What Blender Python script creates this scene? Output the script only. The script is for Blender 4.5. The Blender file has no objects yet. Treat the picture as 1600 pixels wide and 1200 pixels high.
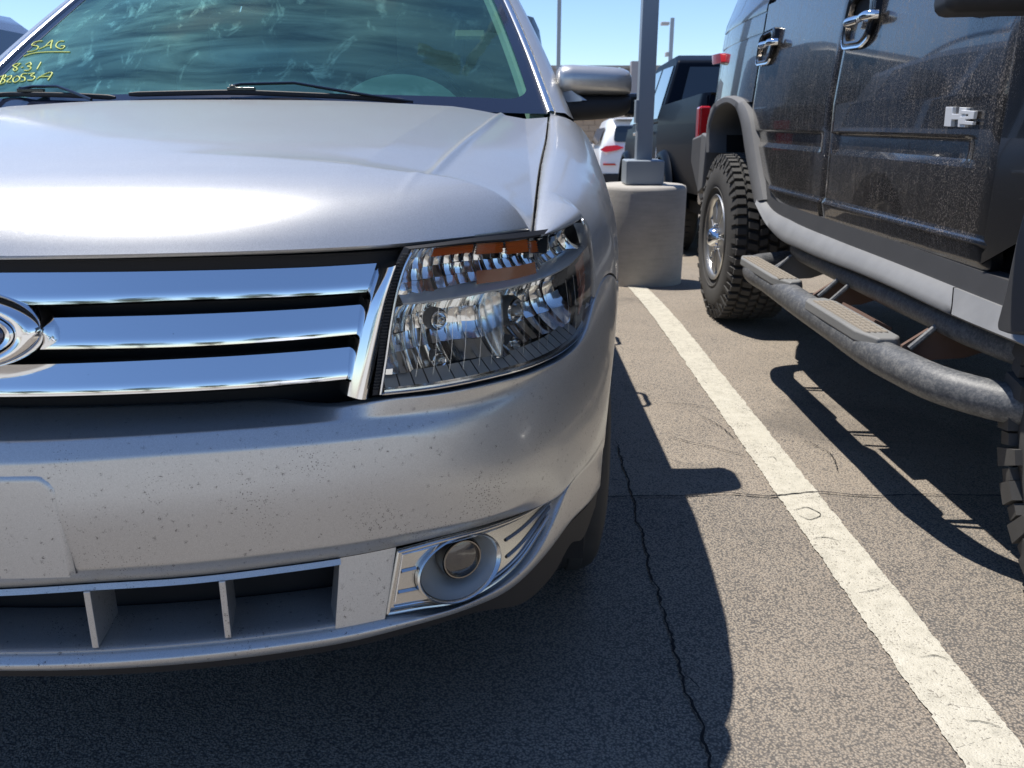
import bpy, bmesh, math, random
import numpy as np
from mathutils import Vector, Matrix
random.seed(7)
S = bpy.context.scene
R = math.radians

# ------------------------------------------------------------------ camera, sky, sun, exposure
CH = 1.05                      # camera height
PITCH = R(17.25)
FPX = 1320.0                   # focal length for a 1600 px wide frame
cam_d = bpy.data.cameras.new('camera'); cam = bpy.data.objects.new('camera', cam_d)
S.collection.objects.link(cam); S.camera = cam
cam.location = (0, 0, CH); cam.rotation_euler = (math.pi/2 - PITCH, 0, 0)
cam_d.sensor_width = 36; cam_d.lens = FPX/1600*36
cam_d.clip_start = 0.05; cam_d.clip_end = 900
cam_d.dof.use_dof = True; cam_d.dof.focus_distance = 1.45; cam_d.dof.aperture_fstop = 11

SUN = Vector((-0.298, 0.215, 1.0)).normalized()      # towards the sun
sun_el = math.asin(SUN.z); sun_az = math.atan2(SUN.x, SUN.y)
w = bpy.data.worlds.new('World'); S.world = w; w.use_nodes = True
nt = w.node_tree
sky = nt.nodes.new('ShaderNodeTexSky'); sky.sky_type = 'NISHITA'; sky.sun_disc = False
sky.sun_elevation = sun_el; sky.sun_rotation = sun_az
sky.altitude = 1200; sky.air_density = 1.0; sky.dust_density = 0.0; sky.ozone_density = 2.5
bg = nt.nodes['Background']; bg.inputs['Strength'].default_value = 0.118
tintn = nt.nodes.new('ShaderNodeMix'); tintn.data_type = 'RGBA'; tintn.blend_type = 'MULTIPLY'; tintn.inputs[0].default_value = 1.0
tintn.inputs[7].default_value = (.82, .905, 1.03, 1)           # colour balance of a clear desert sky
nt.links.new(sky.outputs[0], tintn.inputs[6]); nt.links.new(tintn.outputs[2], bg.inputs['Color'])
sl = bpy.data.lights.new('sun', 'SUN'); sl.energy = 4.4; sl.angle = R(0.53); sl.color = (1.0, 0.95, 0.87)
so = bpy.data.objects.new('sun', sl); S.collection.objects.link(so)
so.rotation_euler = SUN.to_track_quat('Z', 'Y').to_euler(); so.location = (-3, 2, 12)
S.view_settings.view_transform = 'Standard'; S.view_settings.look = 'None'
S.view_settings.exposure = 0.5; S.view_settings.gamma = 1.0; S.view_settings.use_curve_mapping = False
S.render.engine = 'CYCLES'
S.cycles.max_bounces = 10; S.cycles.transparent_max_bounces = 16; S.cycles.glossy_bounces = 6
S.cycles.caustics_reflective = False; S.cycles.caustics_refractive = False
S.cycles.sample_clamp_indirect = 6

# ------------------------------------------------------------------ materials
def newmat(name):
    m = bpy.data.materials.new(name); m.use_nodes = True
    n = m.node_tree; return m, n, n.nodes['Principled BSDF']
def N(n, t, **kw):
    x = n.nodes.new(t)
    for k, v in kw.items():
        if k in x.inputs.keys() if isinstance(k, str) else False: x.inputs[k].default_value = v
        else: setattr(x, k, v)
    return x
def coords(n, scale=(1,1,1), rot=(0,0,0)):
    tc = n.nodes.new('ShaderNodeNewGeometry'); mp = n.nodes.new('ShaderNodeMapping')
    mp.inputs['Scale'].default_value = scale; mp.inputs['Rotation'].default_value = rot
    n.links.new(tc.outputs['Position'], mp.inputs['Vector']); return mp.outputs[0]
def noise(n, vec, scale, detail=4, rough=.55, dist=0):
    x = n.nodes.new('ShaderNodeTexNoise'); x.inputs['Scale'].default_value = scale
    x.inputs['Detail'].default_value = detail; x.inputs['Roughness'].default_value = rough
    x.inputs['Distortion'].default_value = dist
    n.links.new(vec, x.inputs['Vector']); return x.outputs['Fac']
def voro(n, vec, scale, feat='F1', rand=1):
    x = n.nodes.new('ShaderNodeTexVoronoi'); x.feature = feat; x.inputs['Scale'].default_value = scale
    x.inputs['Randomness'].default_value = rand
    n.links.new(vec, x.inputs['Vector']); return x
def ramp(n, fac, stops, interp='LINEAR'):
    x = n.nodes.new('ShaderNodeValToRGB'); x.color_ramp.interpolation = interp
    e = x.color_ramp.elements
    while len(e) < len(stops): e.new(.5)
    for i, (p, c) in enumerate(stops):
        e[i].position = p
        if isinstance(c, (int, float)): c = (c, c, c)
        e[i].color = (*c, 1)
    n.links.new(fac, x.inputs[0]); return x.outputs[0]
def mix(n, fac, a, b, mode='MIX'):
    x = n.nodes.new('ShaderNodeMix'); x.data_type = 'RGBA'; x.blend_type = mode
    for s, v in ((0, fac), (6, a), (7, b)):
        if isinstance(v, (int, float)): x.inputs[s].default_value = v if s == 0 else (v, v, v, 1)
        elif isinstance(v, tuple): x.inputs[s].default_value = (*v, 1) if len(v) == 3 else v
        else: n.links.new(v, x.inputs[s])
    return x.outputs[2]
def mth(n, op, a, b=None):
    x = n.nodes.new('ShaderNodeMath'); x.operation = op
    for i, v in enumerate((a, b)):
        if v is None: continue
        if isinstance(v, (int, float)): x.inputs[i].default_value = v
        else: n.links.new(v, x.inputs[i])
    return x.outputs[0]
def bump(n, p, h, strength=.3, dist=.001, prev=None):
    x = n.nodes.new('ShaderNodeBump'); x.inputs['Strength'].default_value = strength
    x.inputs['Distance'].default_value = dist; n.links.new(h, x.inputs['Height'])
    if prev: n.links.new(prev, x.inputs['Normal'])
    if p: n.links.new(x.outputs[0], p.inputs['Normal'])
    return x.outputs[0]
def simple(name, col, rough=.5, metal=0, coat=0, spec=.5, grain=0, var=0, gs=300):
    m, n, p = newmat(name)
    p.inputs['Base Color'].default_value = (*col, 1); p.inputs['Roughness'].default_value = rough
    p.inputs['Metallic'].default_value = metal; p.inputs['Coat Weight'].default_value = coat
    p.inputs['Coat Roughness'].default_value = .04; p.inputs['Specular IOR Level'].default_value = spec
    v = coords(n)
    if var:
        f = noise(n, v, 9, 6, .65)
        c = mix(n, mth(n, 'MULTIPLY', f, var), col, tuple(min(1, c*1.0+.22) for c in col))
        n.links.new(c, p.inputs['Base Color'])
    if grain: bump(n, p, noise(n, v, gs, 3), grain, .0008)
    return m

def silver_paint(name='silver_paint', dirt=1.0):
    m, n, p = newmat(name); v = coords(n)
    fl = voro(n, v, 1900)
    flc = ramp(n, fl.outputs['Color'], [(0, (.43,.43,.425)), (1, (.70,.70,.69))])
    # bug splatter and road dirt: small ragged dark marks, in patches
    d1 = voro(n, v, 75); nz = noise(n, v, 700, 4, .75)
    rag = mth(n, 'ADD', d1.outputs['Distance'], mth(n, 'MULTIPLY', mth(n, 'SUBTRACT', nz, .5), 1.7))
    sz = noise(n, v, 21, 2)
    thr = ramp(n, sz, [(.42, -.30), (.66, .10)])
    spot = mth(n, 'LESS_THAN', rag, thr)
    d2 = voro(n, v, 260); sz2 = noise(n, v, 11, 2)
    spot2 = mth(n, 'LESS_THAN', d2.outputs['Distance'], ramp(n, sz2, [(.36, 0.0), (.75, .26)]))
    geo = n.nodes.new('ShaderNodeNewGeometry'); sx = n.nodes.new('ShaderNodeSeparateXYZ')
    n.links.new(geo.outputs['Position'], sx.inputs[0])
    low = ramp(n, sx.outputs['Z'], [(.0, 1.0), (.60, 1.0), (.67, .55), (.9, .12), (1.0, .05)])
    fac = mth(n, 'MULTIPLY', mth(n, 'MAXIMUM', spot, spot2), mth(n, 'MULTIPLY', low, dirt*.9))
    dust = mth(n, 'MULTIPLY', noise(n, v, 14, 8, .7), .34*dirt)
    c = mix(n, dust, flc, (.46,.44,.41)); c = mix(n, fac, c, (.07,.055,.05))
    n.links.new(c, p.inputs['Base Color'])
    n.links.new(ramp(n, fac, [(0, .68), (1, 0.0)]), p.inputs['Metallic'])
    rr = mth(n, 'ADD', .33, mth(n, 'MULTIPLY', noise(n, v, 35, 5), .02))
    n.links.new(rr, p.inputs['Roughness'])
    p.inputs['Coat Weight'].default_value = .5
    n.links.new(mth(n, 'ADD', .06, mth(n, 'MULTIPLY', noise(n, v, 22, 6), .05)), p.inputs['Coat Roughness'])
    b = bump(n, None, fl.outputs['Color'], .22, .0002); n.links.new(b, p.inputs['Normal'])
    return m
M = {}
M['silver'] = silver_paint()
def chrome(name, rough=.05, tint=(.86,.87,.88)):
    m, n, p = newmat(name); v = coords(n)
    p.inputs['Metallic'].default_value = 1
    d = voro(n, v, 150); sz = noise(n, v, 25, 2)
    sp = mth(n, 'LESS_THAN', mth(n, 'ADD', d.outputs['Distance'], mth(n, 'MULTIPLY', noise(n, v, 600, 2), .3)), ramp(n, sz, [(.5, 0.0), (.8, .33)]))
    n.links.new(mix(n, mth(n, 'MULTIPLY', sp, .75), tint, (.12,.10,.09)), p.inputs['Base Color'])
    n.links.new(mth(n, 'ADD', rough, mth(n, 'MULTIPLY', noise(n, v, 30, 6, .7), .05)), p.inputs['Roughness'])
    return m
M['chrome'] = chrome('chrome')
M['satin'] = chrome('satin_chrome', .20, (.62,.62,.61))
M['blackplastic'] = simple('black_plastic', (.012,.012,.014), .62, grain=.25)
M['gloss_black'] = simple('gloss_black', (.008,.008,.01), .15, coat=.5)
M['void'] = simple('dark_cavity', (.006,.006,.007), .8)
M['darkgray'] = simple('grey_plastic', (.10,.105,.11), .5, grain=.2)
M['rubber'] = simple('tyre_rubber', (.022,.021,.020), .75, grain=.4, var=.12)
M['blue_badge'] = simple('blue_enamel', (.004,.012,.07), .12, coat=1)
M['silver_line'] = simple('silver_line', (.75,.76,.78), .2, metal=1)
M['reflector'] = simple('lamp_reflector', (.93,.93,.92), .11, metal=1)
M['bulb'] = simple('bulb_glass', (.75,.70,.62), .05, metal=.6)
M['steel'] = simple('painted_steel', (.28,.32,.36), .45, grain=.1, var=.08)
def glass(name, tint=(1,1,1), rough=.0, fres=1.45, dust=0.0, gain=1.0):
    m, n, p = newmat(name); n.nodes.remove(p)
    out = [x for x in n.nodes if x.type == 'OUTPUT_MATERIAL'][0]
    tr = n.nodes.new('ShaderNodeBsdfTransparent'); tr.inputs[0].default_value = (*tint, 1)
    gl = n.nodes.new('ShaderNodeBsdfGlossy'); gl.inputs['Roughness'].default_value = rough
    fr = n.nodes.new('ShaderNodeFresnel'); fr.inputs['IOR'].default_value = fres
    mx = n.nodes.new('ShaderNodeMixShader')
    n.links.new(mth(n, 'MULTIPLY', fr.outputs[0], gain), mx.inputs[0]); n.links.new(tr.outputs[0], mx.inputs[1]); n.links.new(gl.outputs[0], mx.inputs[2])
    last = mx.outputs[0]
    m['n'] = 0
    if dust:
        df = n.nodes.new('ShaderNodeBsdfDiffuse'); v = coords(n)
        df.inputs[0].default_value = (.60,.63,.62, 1)
        m2 = n.nodes.new('ShaderNodeMixShader')
        sp = voro(n, v, 130); sps = mth(n, 'LESS_THAN', sp.outputs['Distance'], ramp(n, noise(n, v, 17, 2), [(.45, 0.0), (.8, .17)]))
        nz = noise(n, v, 6, 8, .72, .6)
        f = mth(n, 'ADD', mth(n, 'MULTIPLY', ramp(n, nz, [(.35, 0.0), (.8, 1.0)]), dust), mth(n, 'MULTIPLY', sps, dust*1.6))
        n.links.new(f, m2.inputs[0]); n.links.new(last, m2.inputs[1]); n.links.new(df.outputs[0], m2.inputs[2])
        last = m2.outputs[0]
    n.links.new(last, out.inputs[0]); return m
M['lens'] = glass('clear_lens', (.93,.94,.94), .02, 1.42, .03, .8)
M['carglass'] = glass('car_glass', (.10,.13,.13), .0, 1.6)
M['amber'] = simple('amber_lens', (.75,.20,.03), .12, coat=1)
M['redlens'] = simple('red_lens', (.50,.010,.012), .12, coat=1)
M['white'] = simple('white_paint', (.80,.80,.80), .35, coat=.6)

def windshield_glass():
    m, n, p = newmat('windshield_glass'); n.nodes.remove(p)
    out = [x for x in n.nodes if x.type == 'OUTPUT_MATERIAL'][0]; v = coords(n)
    tr = n.nodes.new('ShaderNodeBsdfTransparent'); tr.inputs[0].default_value = (.58,.80,.72, 1)
    gl = n.nodes.new('ShaderNodeBsdfGlossy'); gl.inputs['Roughness'].default_value = .015
    gl.inputs[0].default_value = (.62,.92,.95, 1)
    wv = noise(n, coords(n, (1,1,1)), 2.2, 3); bn = bump(n, None, wv, .12, .02)
    n.links.new(bn, gl.inputs['Normal'])
    fr = n.nodes.new('ShaderNodeFresnel'); fr.inputs['IOR'].default_value = 1.55
    mx = n.nodes.new('ShaderNodeMixShader')
    n.links.new(mth(n, 'ADD', mth(n,'MULTIPLY', fr.outputs[0], .62), .02), mx.inputs[0])
    n.links.new(tr.outputs[0], mx.inputs[1]); n.links.new(gl.outputs[0], mx.inputs[2])
    # dust film; its teal smears paint in bright reflections, strongest at left
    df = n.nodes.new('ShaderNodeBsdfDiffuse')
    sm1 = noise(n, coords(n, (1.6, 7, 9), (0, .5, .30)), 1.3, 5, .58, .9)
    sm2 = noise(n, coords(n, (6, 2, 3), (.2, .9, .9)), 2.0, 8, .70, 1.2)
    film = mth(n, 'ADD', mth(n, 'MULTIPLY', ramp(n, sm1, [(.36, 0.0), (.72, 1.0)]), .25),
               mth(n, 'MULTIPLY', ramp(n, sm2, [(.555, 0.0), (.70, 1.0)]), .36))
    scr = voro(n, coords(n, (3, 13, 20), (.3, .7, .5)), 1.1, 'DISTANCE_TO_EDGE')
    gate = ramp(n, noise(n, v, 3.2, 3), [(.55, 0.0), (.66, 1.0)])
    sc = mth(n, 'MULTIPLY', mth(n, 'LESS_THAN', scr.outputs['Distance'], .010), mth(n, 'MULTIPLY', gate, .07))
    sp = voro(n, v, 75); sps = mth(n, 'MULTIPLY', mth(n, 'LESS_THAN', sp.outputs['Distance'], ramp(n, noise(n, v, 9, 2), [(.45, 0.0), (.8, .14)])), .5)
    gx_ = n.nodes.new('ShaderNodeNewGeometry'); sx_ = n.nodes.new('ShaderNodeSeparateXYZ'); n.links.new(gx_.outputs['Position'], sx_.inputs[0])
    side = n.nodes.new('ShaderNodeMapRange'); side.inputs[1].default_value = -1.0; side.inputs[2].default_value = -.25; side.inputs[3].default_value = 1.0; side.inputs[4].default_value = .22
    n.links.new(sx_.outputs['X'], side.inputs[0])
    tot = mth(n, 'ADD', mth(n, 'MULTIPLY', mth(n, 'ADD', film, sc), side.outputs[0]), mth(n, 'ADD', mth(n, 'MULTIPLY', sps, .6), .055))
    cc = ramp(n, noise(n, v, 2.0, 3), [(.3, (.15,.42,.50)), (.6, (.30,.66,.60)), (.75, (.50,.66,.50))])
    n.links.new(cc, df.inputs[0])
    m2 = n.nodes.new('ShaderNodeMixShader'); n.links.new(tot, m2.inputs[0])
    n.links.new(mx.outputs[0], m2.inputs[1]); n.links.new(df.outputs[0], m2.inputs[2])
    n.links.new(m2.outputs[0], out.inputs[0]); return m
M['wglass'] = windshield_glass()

def asphalt():
    m, n, p = newmat('asphalt'); v = coords(n)
    geo = n.nodes.new('ShaderNodeNewGeometry'); sx = n.nodes.new('ShaderNodeSeparateXYZ')
    n.links.new(geo.outputs['Position'], sx.inputs[0])
    vo = voro(n, v, 210); vo2 = voro(n, v, 420)
    nb = noise(n, v, 300, 3, .6)
    st = mth(n, 'SUBTRACT', mth(n, 'ADD', vo.outputs['Distance'], mth(n, 'MULTIPLY', mth(n, 'SUBTRACT', nb, .5), .9)), 0)
    near = ramp(n, mth(n, 'ADD', sx.outputs['Y'], mth(n, 'MULTIPLY', noise(n, v, 60, 2), .006)), [(0, 1.0), (.5, 1.0)])
    # worn stone tops show through dark binder
    stone = ramp(n, vo2.outputs['Color'], [(0, (.30,.25,.20)), (.5, (.38,.315,.245)), (.9, (.41,.37,.31)), (1, (.52,.40,.28))])
    wear = noise(n, v, 2.3, 7, .62, .4)
    # front patch (close to the camera) is coarser and darker than the slab beyond the joint
    yj = n.nodes.new('ShaderNodeMath'); yj.operation = 'GREATER_THAN'; n.links.new(sx.outputs['Y'], yj.inputs[0]); yj.inputs[1].default_value = 2.28
    thr = mth(n, 'ADD', mth(n, 'ADD', .30, mth(n, 'MULTIPLY', wear, .34)), mth(n, 'MULTIPLY', yj.outputs[0], .12))
    mask = n.nodes.new('ShaderNodeMapRange'); mask.inputs[1].default_value = -.26; mask.inputs[2].default_value = .24
    n.links.new(mth(n, 'SUBTRACT', thr, st), mask.inputs[0])
    binder = ramp(n, noise(n, v, 5, 6, .6), [(.3, (.070,.068,.067)), (.7, (.118,.110,.102))])
    c = mix(n, mask.outputs[0], binder, stone)
    fine = noise(n, v, 900, 2, .6)
    c = mix(n, mth(n, 'MULTIPLY', mth(n, 'SUBTRACT', fine, .35), .6), c, (.24,.21,.175))
    big = voro(n, v, 95); bigm = mth(n, 'MULTIPLY', mth(n, 'LESS_THAN', mth(n, 'ADD', big.outputs['Distance'], mth(n, 'MULTIPLY', nb, .25)), .33), mth(n, 'GREATER_THAN', noise(n, big.outputs['Color'], 7, 0), .56))
    c = mix(n, mth(n, 'MULTIPLY', bigm, .55), c, ramp(n, big.outputs['Color'], [(0, (.13,.115,.10)), (.5, (.40,.33,.25)), (1, (.45,.40,.34))]))
    # oil stains and tyre scuffs
    oil = ramp(n, noise(n, v, 1.1, 5, .6, .8), [(.55, 0.0), (.72, .55)])
    c = mix(n, oil, c, (.045,.043,.042))
    dustm = ramp(n, noise(n, v, .9, 6, .65), [(.45, 0.0), (.75, .35)]); c = mix(n, dustm, c, (.20,.165,.13))
    scf = voro(n, coords(n, (.9, 2.6, 1), (0, 0, .25)), 1.3, 'DISTANCE_TO_EDGE')
    sg = mth(n, 'MULTIPLY', mth(n, 'LESS_THAN', mth(n, 'ADD', scf.outputs['Distance'], mth(n, 'MULTIPLY', noise(n, v, 40, 4), .012)), .0085), ramp(n, noise(n, v, 1.7, 2), [(.55, 0.0), (.6, .30)]))
    c = mix(n, sg, c, (.03,.03,.03))
    n.links.new(c, p.inputs['Base Color'])
    p.inputs['Roughness'].default_value = .82; p.inputs['Specular IOR Level'].default_value = .35
    h = mth(n, 'ADD', mth(n, 'MULTIPLY', st, -1.0), mth(n, 'MULTIPLY', fine, .25))
    b = bump(n, None, noise(n, v, 14, 4), .25, .006)
    bump(n, p, h, .75, .0030, b); return m
M['asphalt'] = asphalt()
def stripe_mat():
    m, n, p = newmat('worn_white_line_paint'); v = coords(n)
    vo = voro(n, v, 210); nb = noise(n, v, 300, 3, .6)
    st = mth(n, 'ADD', vo.outputs['Distance'], mth(n, 'MULTIPLY', mth(n, 'SUBTRACT', nb, .5), .9))
    c = ramp(n, noise(n, v, 26, 6, .7), [(.25, (.36,.34,.28)), (.5, (.50,.47,.39)), (.8, (.58,.55,.47))])
    wear = mth(n, 'GREATER_THAN', mth(n, 'ADD', st, mth(n, 'MULTIPLY', noise(n, v, 7, 5), .7)), 1.16)
    c = mix(n, mth(n, 'MULTIPLY', wear, .75), c, (.17,.15,.125))
    c2 = voro(n, coords(n, (2.2, 6.5, 1)), 1.1, 'DISTANCE_TO_EDGE')
    cr = mth(n, 'MULTIPLY', mth(n, 'LESS_THAN', mth(n, 'ADD', c2.outputs['Distance'], mth(n, 'MULTIPLY', noise(n, v, 60, 4), .018)), .0105), ramp(n, noise(n, v, 3.5, 2), [(.5, 0.0), (.54, .85)]))
    c = mix(n, cr, c, (.05,.045,.04))
    n.links.new(c, p.inputs['Base Color']); p.inputs['Roughness'].default_value = .7
    bump(n, p, mth(n, 'MULTIPLY', st, -1.0), .6, .0022); return m
M['stripe'] = stripe_mat()
def concrete_mat(name, a=(.30,.28,.255), b=(.40,.37,.335)):
    m, n, p = newmat(name); v = coords(n)
    f = noise(n, v, 5, 8, .65); g = noise(n, coords(n, (1,1,9)), 7, 6, .6)
    c = ramp(n, mth(n, 'ADD', mth(n, 'MULTIPLY', f, .6), mth(n, 'MULTIPLY', g, .4)), [(.35, a), (.62, b)])
    pit = mth(n, 'LESS_THAN', voro(n, v, 40).outputs['Distance'], .075)
    c = mix(n, mth(n, 'MULTIPLY', pit, mth(n, 'GREATER_THAN', noise(n, v, 6), .52)), c, (.10,.095,.09))
    n.links.new(c, p.inputs['Base Color']); p.inputs['Roughness'].default_value = .85
    bump(n, p, noise(n, v, 60, 8, .7), .5, .003); return m
M['concrete'] = concrete_mat('concrete', (.36,.34,.31), (.47,.44,.40))
M['stucco'] = concrete_mat('grey_stucco', (.34,.33,.345), (.37,.36,.375))
M['tanblock'] = simple('tan_block', (.42,.31,.21), .9, grain=.3, var=.25)
M['tancap'] = simple('tan_cap', (.58,.48,.38), .9)
def hummer_paint():
    m, n, p = newmat('dusty_black_paint'); v = coords(n)
    st1 = noise(n, coords(n, (34, 34, 7)), 1.6, 10, .82)
    vq = voro(n, coords(n, (1, 1, .8)), 300); st2 = mth(n, 'MULTIPLY', mth(n, 'LESS_THAN', vq.outputs['Distance'], .42), mth(n, 'MULTIPLY', noise(n, vq.outputs['Color'], 9, 0), 1.0))
    big = noise(n, coords(n, (1, .8, .8)), 1.6, 5)
    geo = n.nodes.new('ShaderNodeNewGeometry'); sx = n.nodes.new('ShaderNodeSeparateXYZ')
    n.links.new(geo.outputs['Position'], sx.inputs[0])
    front_fade = ramp(n, mth(n, 'ADD', mth(n, 'MULTIPLY', sx.outputs['Y'], .25), mth(n, 'MULTIPLY', sx.outputs['Z'], .045)), [(.555, .12), (.565, 1.0)])  # dust drops off ahead of a slanting line on the front door
    hgt = ramp(n, sx.outputs['Z'], [(0, 1.1), (.55, 1.0), (.74, 1.0), (.76, .9)])
    d = mth(n, 'MULTIPLY', ramp(n, st1, [(.34, .08), (.66, 1.0)]), ramp(n, big, [(.3, .5), (.7, 1.0)]))
    d = mth(n, 'ADD', mth(n, 'MULTIPLY', d, .30), mth(n, 'MULTIPLY', ramp(n, st2, [(.45, 0.0), (.62, 1.0)]), .55))
    dr = voro(n, coords(n, (1, 1, .7)), 190); drp = mth(n, 'LESS_THAN', dr.outputs['Distance'], ramp(n, noise(n, v, 12, 3), [(.25, .10), (.75, .36)]))
    d = mth(n, 'MULTIPLY', mth(n, 'ADD', d, mth(n, 'MULTIPLY', drp, .9)), ramp(n, noise(n, coords(n, (90, 90, 5)), 1.0, 5, .7), [(.36, .35), (.62, 1.25)]))
    d = mth(n, 'MULTIPLY', mth(n, 'MULTIPLY', d, hgt), front_fade)
    d = mth(n, 'MINIMUM', mth(n, 'MULTIPLY', d, .62), .85)
    n.links.new(mix(n, d, (.006,.007,.009), (.30,.255,.215)), p.inputs['Base Color'])
    n.links.new(mth(n, 'ADD', .22, mth(n, 'MULTIPLY', d, .55)), p.inputs['Roughness'])
    n.links.new(mth(n, 'SUBTRACT', 1.0, mth(n, 'MULTIPLY', d, 1.1)), p.inputs['Coat Weight'])
    p.inputs['Coat Roughness'].default_value = .03
    return m
M['hpaint'] = hummer_paint()
def worn_tube():
    m, n, p = newmat('chalky_grey_tube'); v = coords(n)
    f = noise(n, v, 30, 8, .75); g = noise(n, v, 140, 4, .7)
    geo = n.nodes.new('ShaderNodeNewGeometry'); sx = n.nodes.new('ShaderNodeSeparateXYZ'); n.links.new(geo.outputs['Normal'], sx.inputs[0])
    up = ramp(n, sx.outputs['Z'], [(.2, 0.0), (.9, .45)])
    k = mth(n, 'ADD', mth(n, 'MULTIPLY', ramp(n, mth(n, 'ADD', mth(n,'MULTIPLY',f,.5), mth(n,'MULTIPLY',g,.5)), [(.45, 0.0), (.62, 1.0)]), .7), mth(n, 'MULTIPLY', up, .0))
    n.links.new(mix(n, k, (.075,.08,.088), (.25,.245,.235)), p.inputs['Base Color'])
    p.inputs['Roughness'].default_value = .5; bump(n, p, g, .25, .001); return m
M['tube'] = worn_tube()
M['rocker'] = simple('faded_grey_cladding', (.155,.157,.16), .5, grain=.25, var=.5)
M['flare'] = simple('faded_charcoal_cladding', (.13,.13,.132), .6, grain=.3, var=.2)
M['rust'] = simple('rusty_steel', (.10,.048,.028), .85, grain=.8, var=.3, gs=90)
M['alloy'] = simple('silver_alloy', (.62,.61,.58), .28, metal=.85)
M['tread'] = simple('dusty_tyre', (.042,.040,.038), .85, grain=.4, var=.22)
M['darkblue'] = simple('dark_blue_paint', (.004,.008,.017), .45, coat=.04, spec=.06)
M['greypaint'] = simple('dark_slate_paint', (.10,.115,.16), .3, coat=1)
M['greenblack'] = simple('black_green_paint', (.008,.014,.012), .3, coat=.6)
M['yellowmark'] = simple('yellow_paint_pen', (.62,.66,.16), .6)
M['dash'] = simple('dashboard_vinyl', (.20,.28,.24), .8, grain=.2)
M['dashlight'] = simple('pale_interior_trim', (.62,.74,.62), .8)
M['interior'] = simple('dark_interior', (.035,.05,.055), .8)
M['seatfab'] = simple('grey_seat_fabric', (.16,.17,.17), .9)
M['frit'] = simple('black_glass_border', (.012,.015,.03), .10, coat=.6)
M['sticker'] = simple('olive_sticker', (.10,.12,.04), .6)
M['bark'] = simple('bark', (.10,.07,.05), .9)
M['leaf'] = simple('desert_foliage', (.065,.085,.030), .8)
M['gravel'] = simple('tan_dirt', (.30,.23,.17), .9, var=.3)
M['kerb'] = concrete_mat('kerb_concrete', (.36,.34,.31), (.45,.43,.39))

# ------------------------------------------------------------------ mesh toolkit
col = S.collection
def catmull(pts, n):
    P = [np.array(p, float) for p in pts]; out = []
    if len(P) == 2: return [tuple(P[0]+(P[1]-P[0])*i/(n-1)) for i in range(n)]
    L = [0]
    for a, b in zip(P, P[1:]): L.append(L[-1] + max(1e-9, np.linalg.norm(b-a)))
    T = []
    for i in range(len(P)):
        if i == 0: t = (P[1]-P[0])/(L[1]-L[0])
        elif i == len(P)-1: t = (P[-1]-P[-2])/(L[-1]-L[-2])
        else:
            a = (P[i]-P[i-1])/(L[i]-L[i-1]); b = (P[i+1]-P[i])/(L[i+1]-L[i])
            wa = L[i+1]-L[i]; wb = L[i]-L[i-1]; t = (a*wa+b*wb)/(wa+wb)
        T.append(t)
    for k in range(n):
        s = L[-1]*k/(n-1); i = 0
        while i < len(P)-2 and s > L[i+1]: i += 1
        h = L[i+1]-L[i]; u = (s-L[i])/h
        out.append(tuple((2*u**3-3*u*u+1)*P[i]+(u**3-2*u*u+u)*h*T[i]+(-2*u**3+3*u*u)*P[i+1]+(u**3-u*u)*h*T[i+1]))
    return out
class MB:
    def __init__(s): s.v = []; s.f = []
    def grid(s, rows, flip=False, closed=False):
        n = len(rows[0]); b = len(s.v)
        for r in rows: s.v += [tuple(p) for p in r]
        m = n if closed else n-1
        for i in range(len(rows)-1):
            for j in range(m):
                q = [b+i*n+j, b+i*n+(j+1) % n, b+(i+1)*n+(j+1) % n, b+(i+1)*n+j]
                s.f.append(q[::-1] if flip else q)
        return s
    def poly(s, pts, flip=False):
        b = len(s.v); s.v += [tuple(p) for p in pts]; q = list(range(b, b+len(pts))); s.f.append(q[::-1] if flip else q); return s
    def box(s, c, d, rot=None, taper=1.0):
        c = Vector(c); b = len(s.v)
        for x in (-1, 1):
            for y in (-1, 1):
                for z in (-1, 1):
                    k = taper if z > 0 else 1
                    p = Vector((x*d[0]/2*k, y*d[1]/2*k, z*d[2]/2))
                    if rot is not None: p = rot @ p
                    s.v.append(tuple(c+p))
        for f in ((0,1,3,2),(4,6,7,5),(0,4,5,1),(2,3,7,6),(0,2,6,4),(1,5,7,3)): s.f.append([b+i for i in f])
        return s
    def prism(s, pa, pb):          # two matching polygons, capped
        n = len(pa); b = len(s.v); s.v += [tuple(p) for p in pa]+[tuple(p) for p in pb]
        s.f.append(list(range(b, b+n))[::-1]); s.f.append(list(range(b+n, b+2*n)))
        for i in range(n): j = (i+1) % n; s.f.append([b+i, b+j, b+n+j, b+n+i])
        return s
    def tube(s, path, r, n=12, cap=True, smooth=0, squash=None):
        if smooth: path = catmull(path, smooth)
        P = [Vector(p) for p in path]; rows = []; up = None
        for i, p in enumerate(P):
            t = (P[min(i+1, len(P)-1)]-P[max(i-1, 0)]).normalized()
            if up is None: up = Vector((0,0,1)) if abs(t.z) < .9 else Vector((1,0,0))
            a = t.cross(up).normalized(); b2 = a.cross(t).normalized(); up = b2
            rr = r[i] if isinstance(r, (list, tuple)) else r
            sq = squash or 1
            rows.append([p + a*math.cos(k*2*math.pi/n)*rr + b2*math.sin(k*2*math.pi/n)*rr*sq for k in range(n)])
        s.grid(rows, closed=True)
        if cap: s.poly(rows[0]); s.poly(rows[-1], True)
        return s
    def lathe(s, prof, c, axis='X', n=40, sgn=1, closed=False):      # prof: (radius, along)
        c = Vector(c); rows = []
        for r, a in prof:
            row = []
            for k in range(n):
                t = 2*math.pi*k/n; x, y = r*math.cos(t), r*math.sin(t)
                row.append(c + {'X': Vector((a*sgn, x, y)), 'Z': Vector((x, y, a)), 'Y': Vector((x, a, y))}[axis])
            rows.append(row)
        return s.grid(rows, closed=True)
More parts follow.
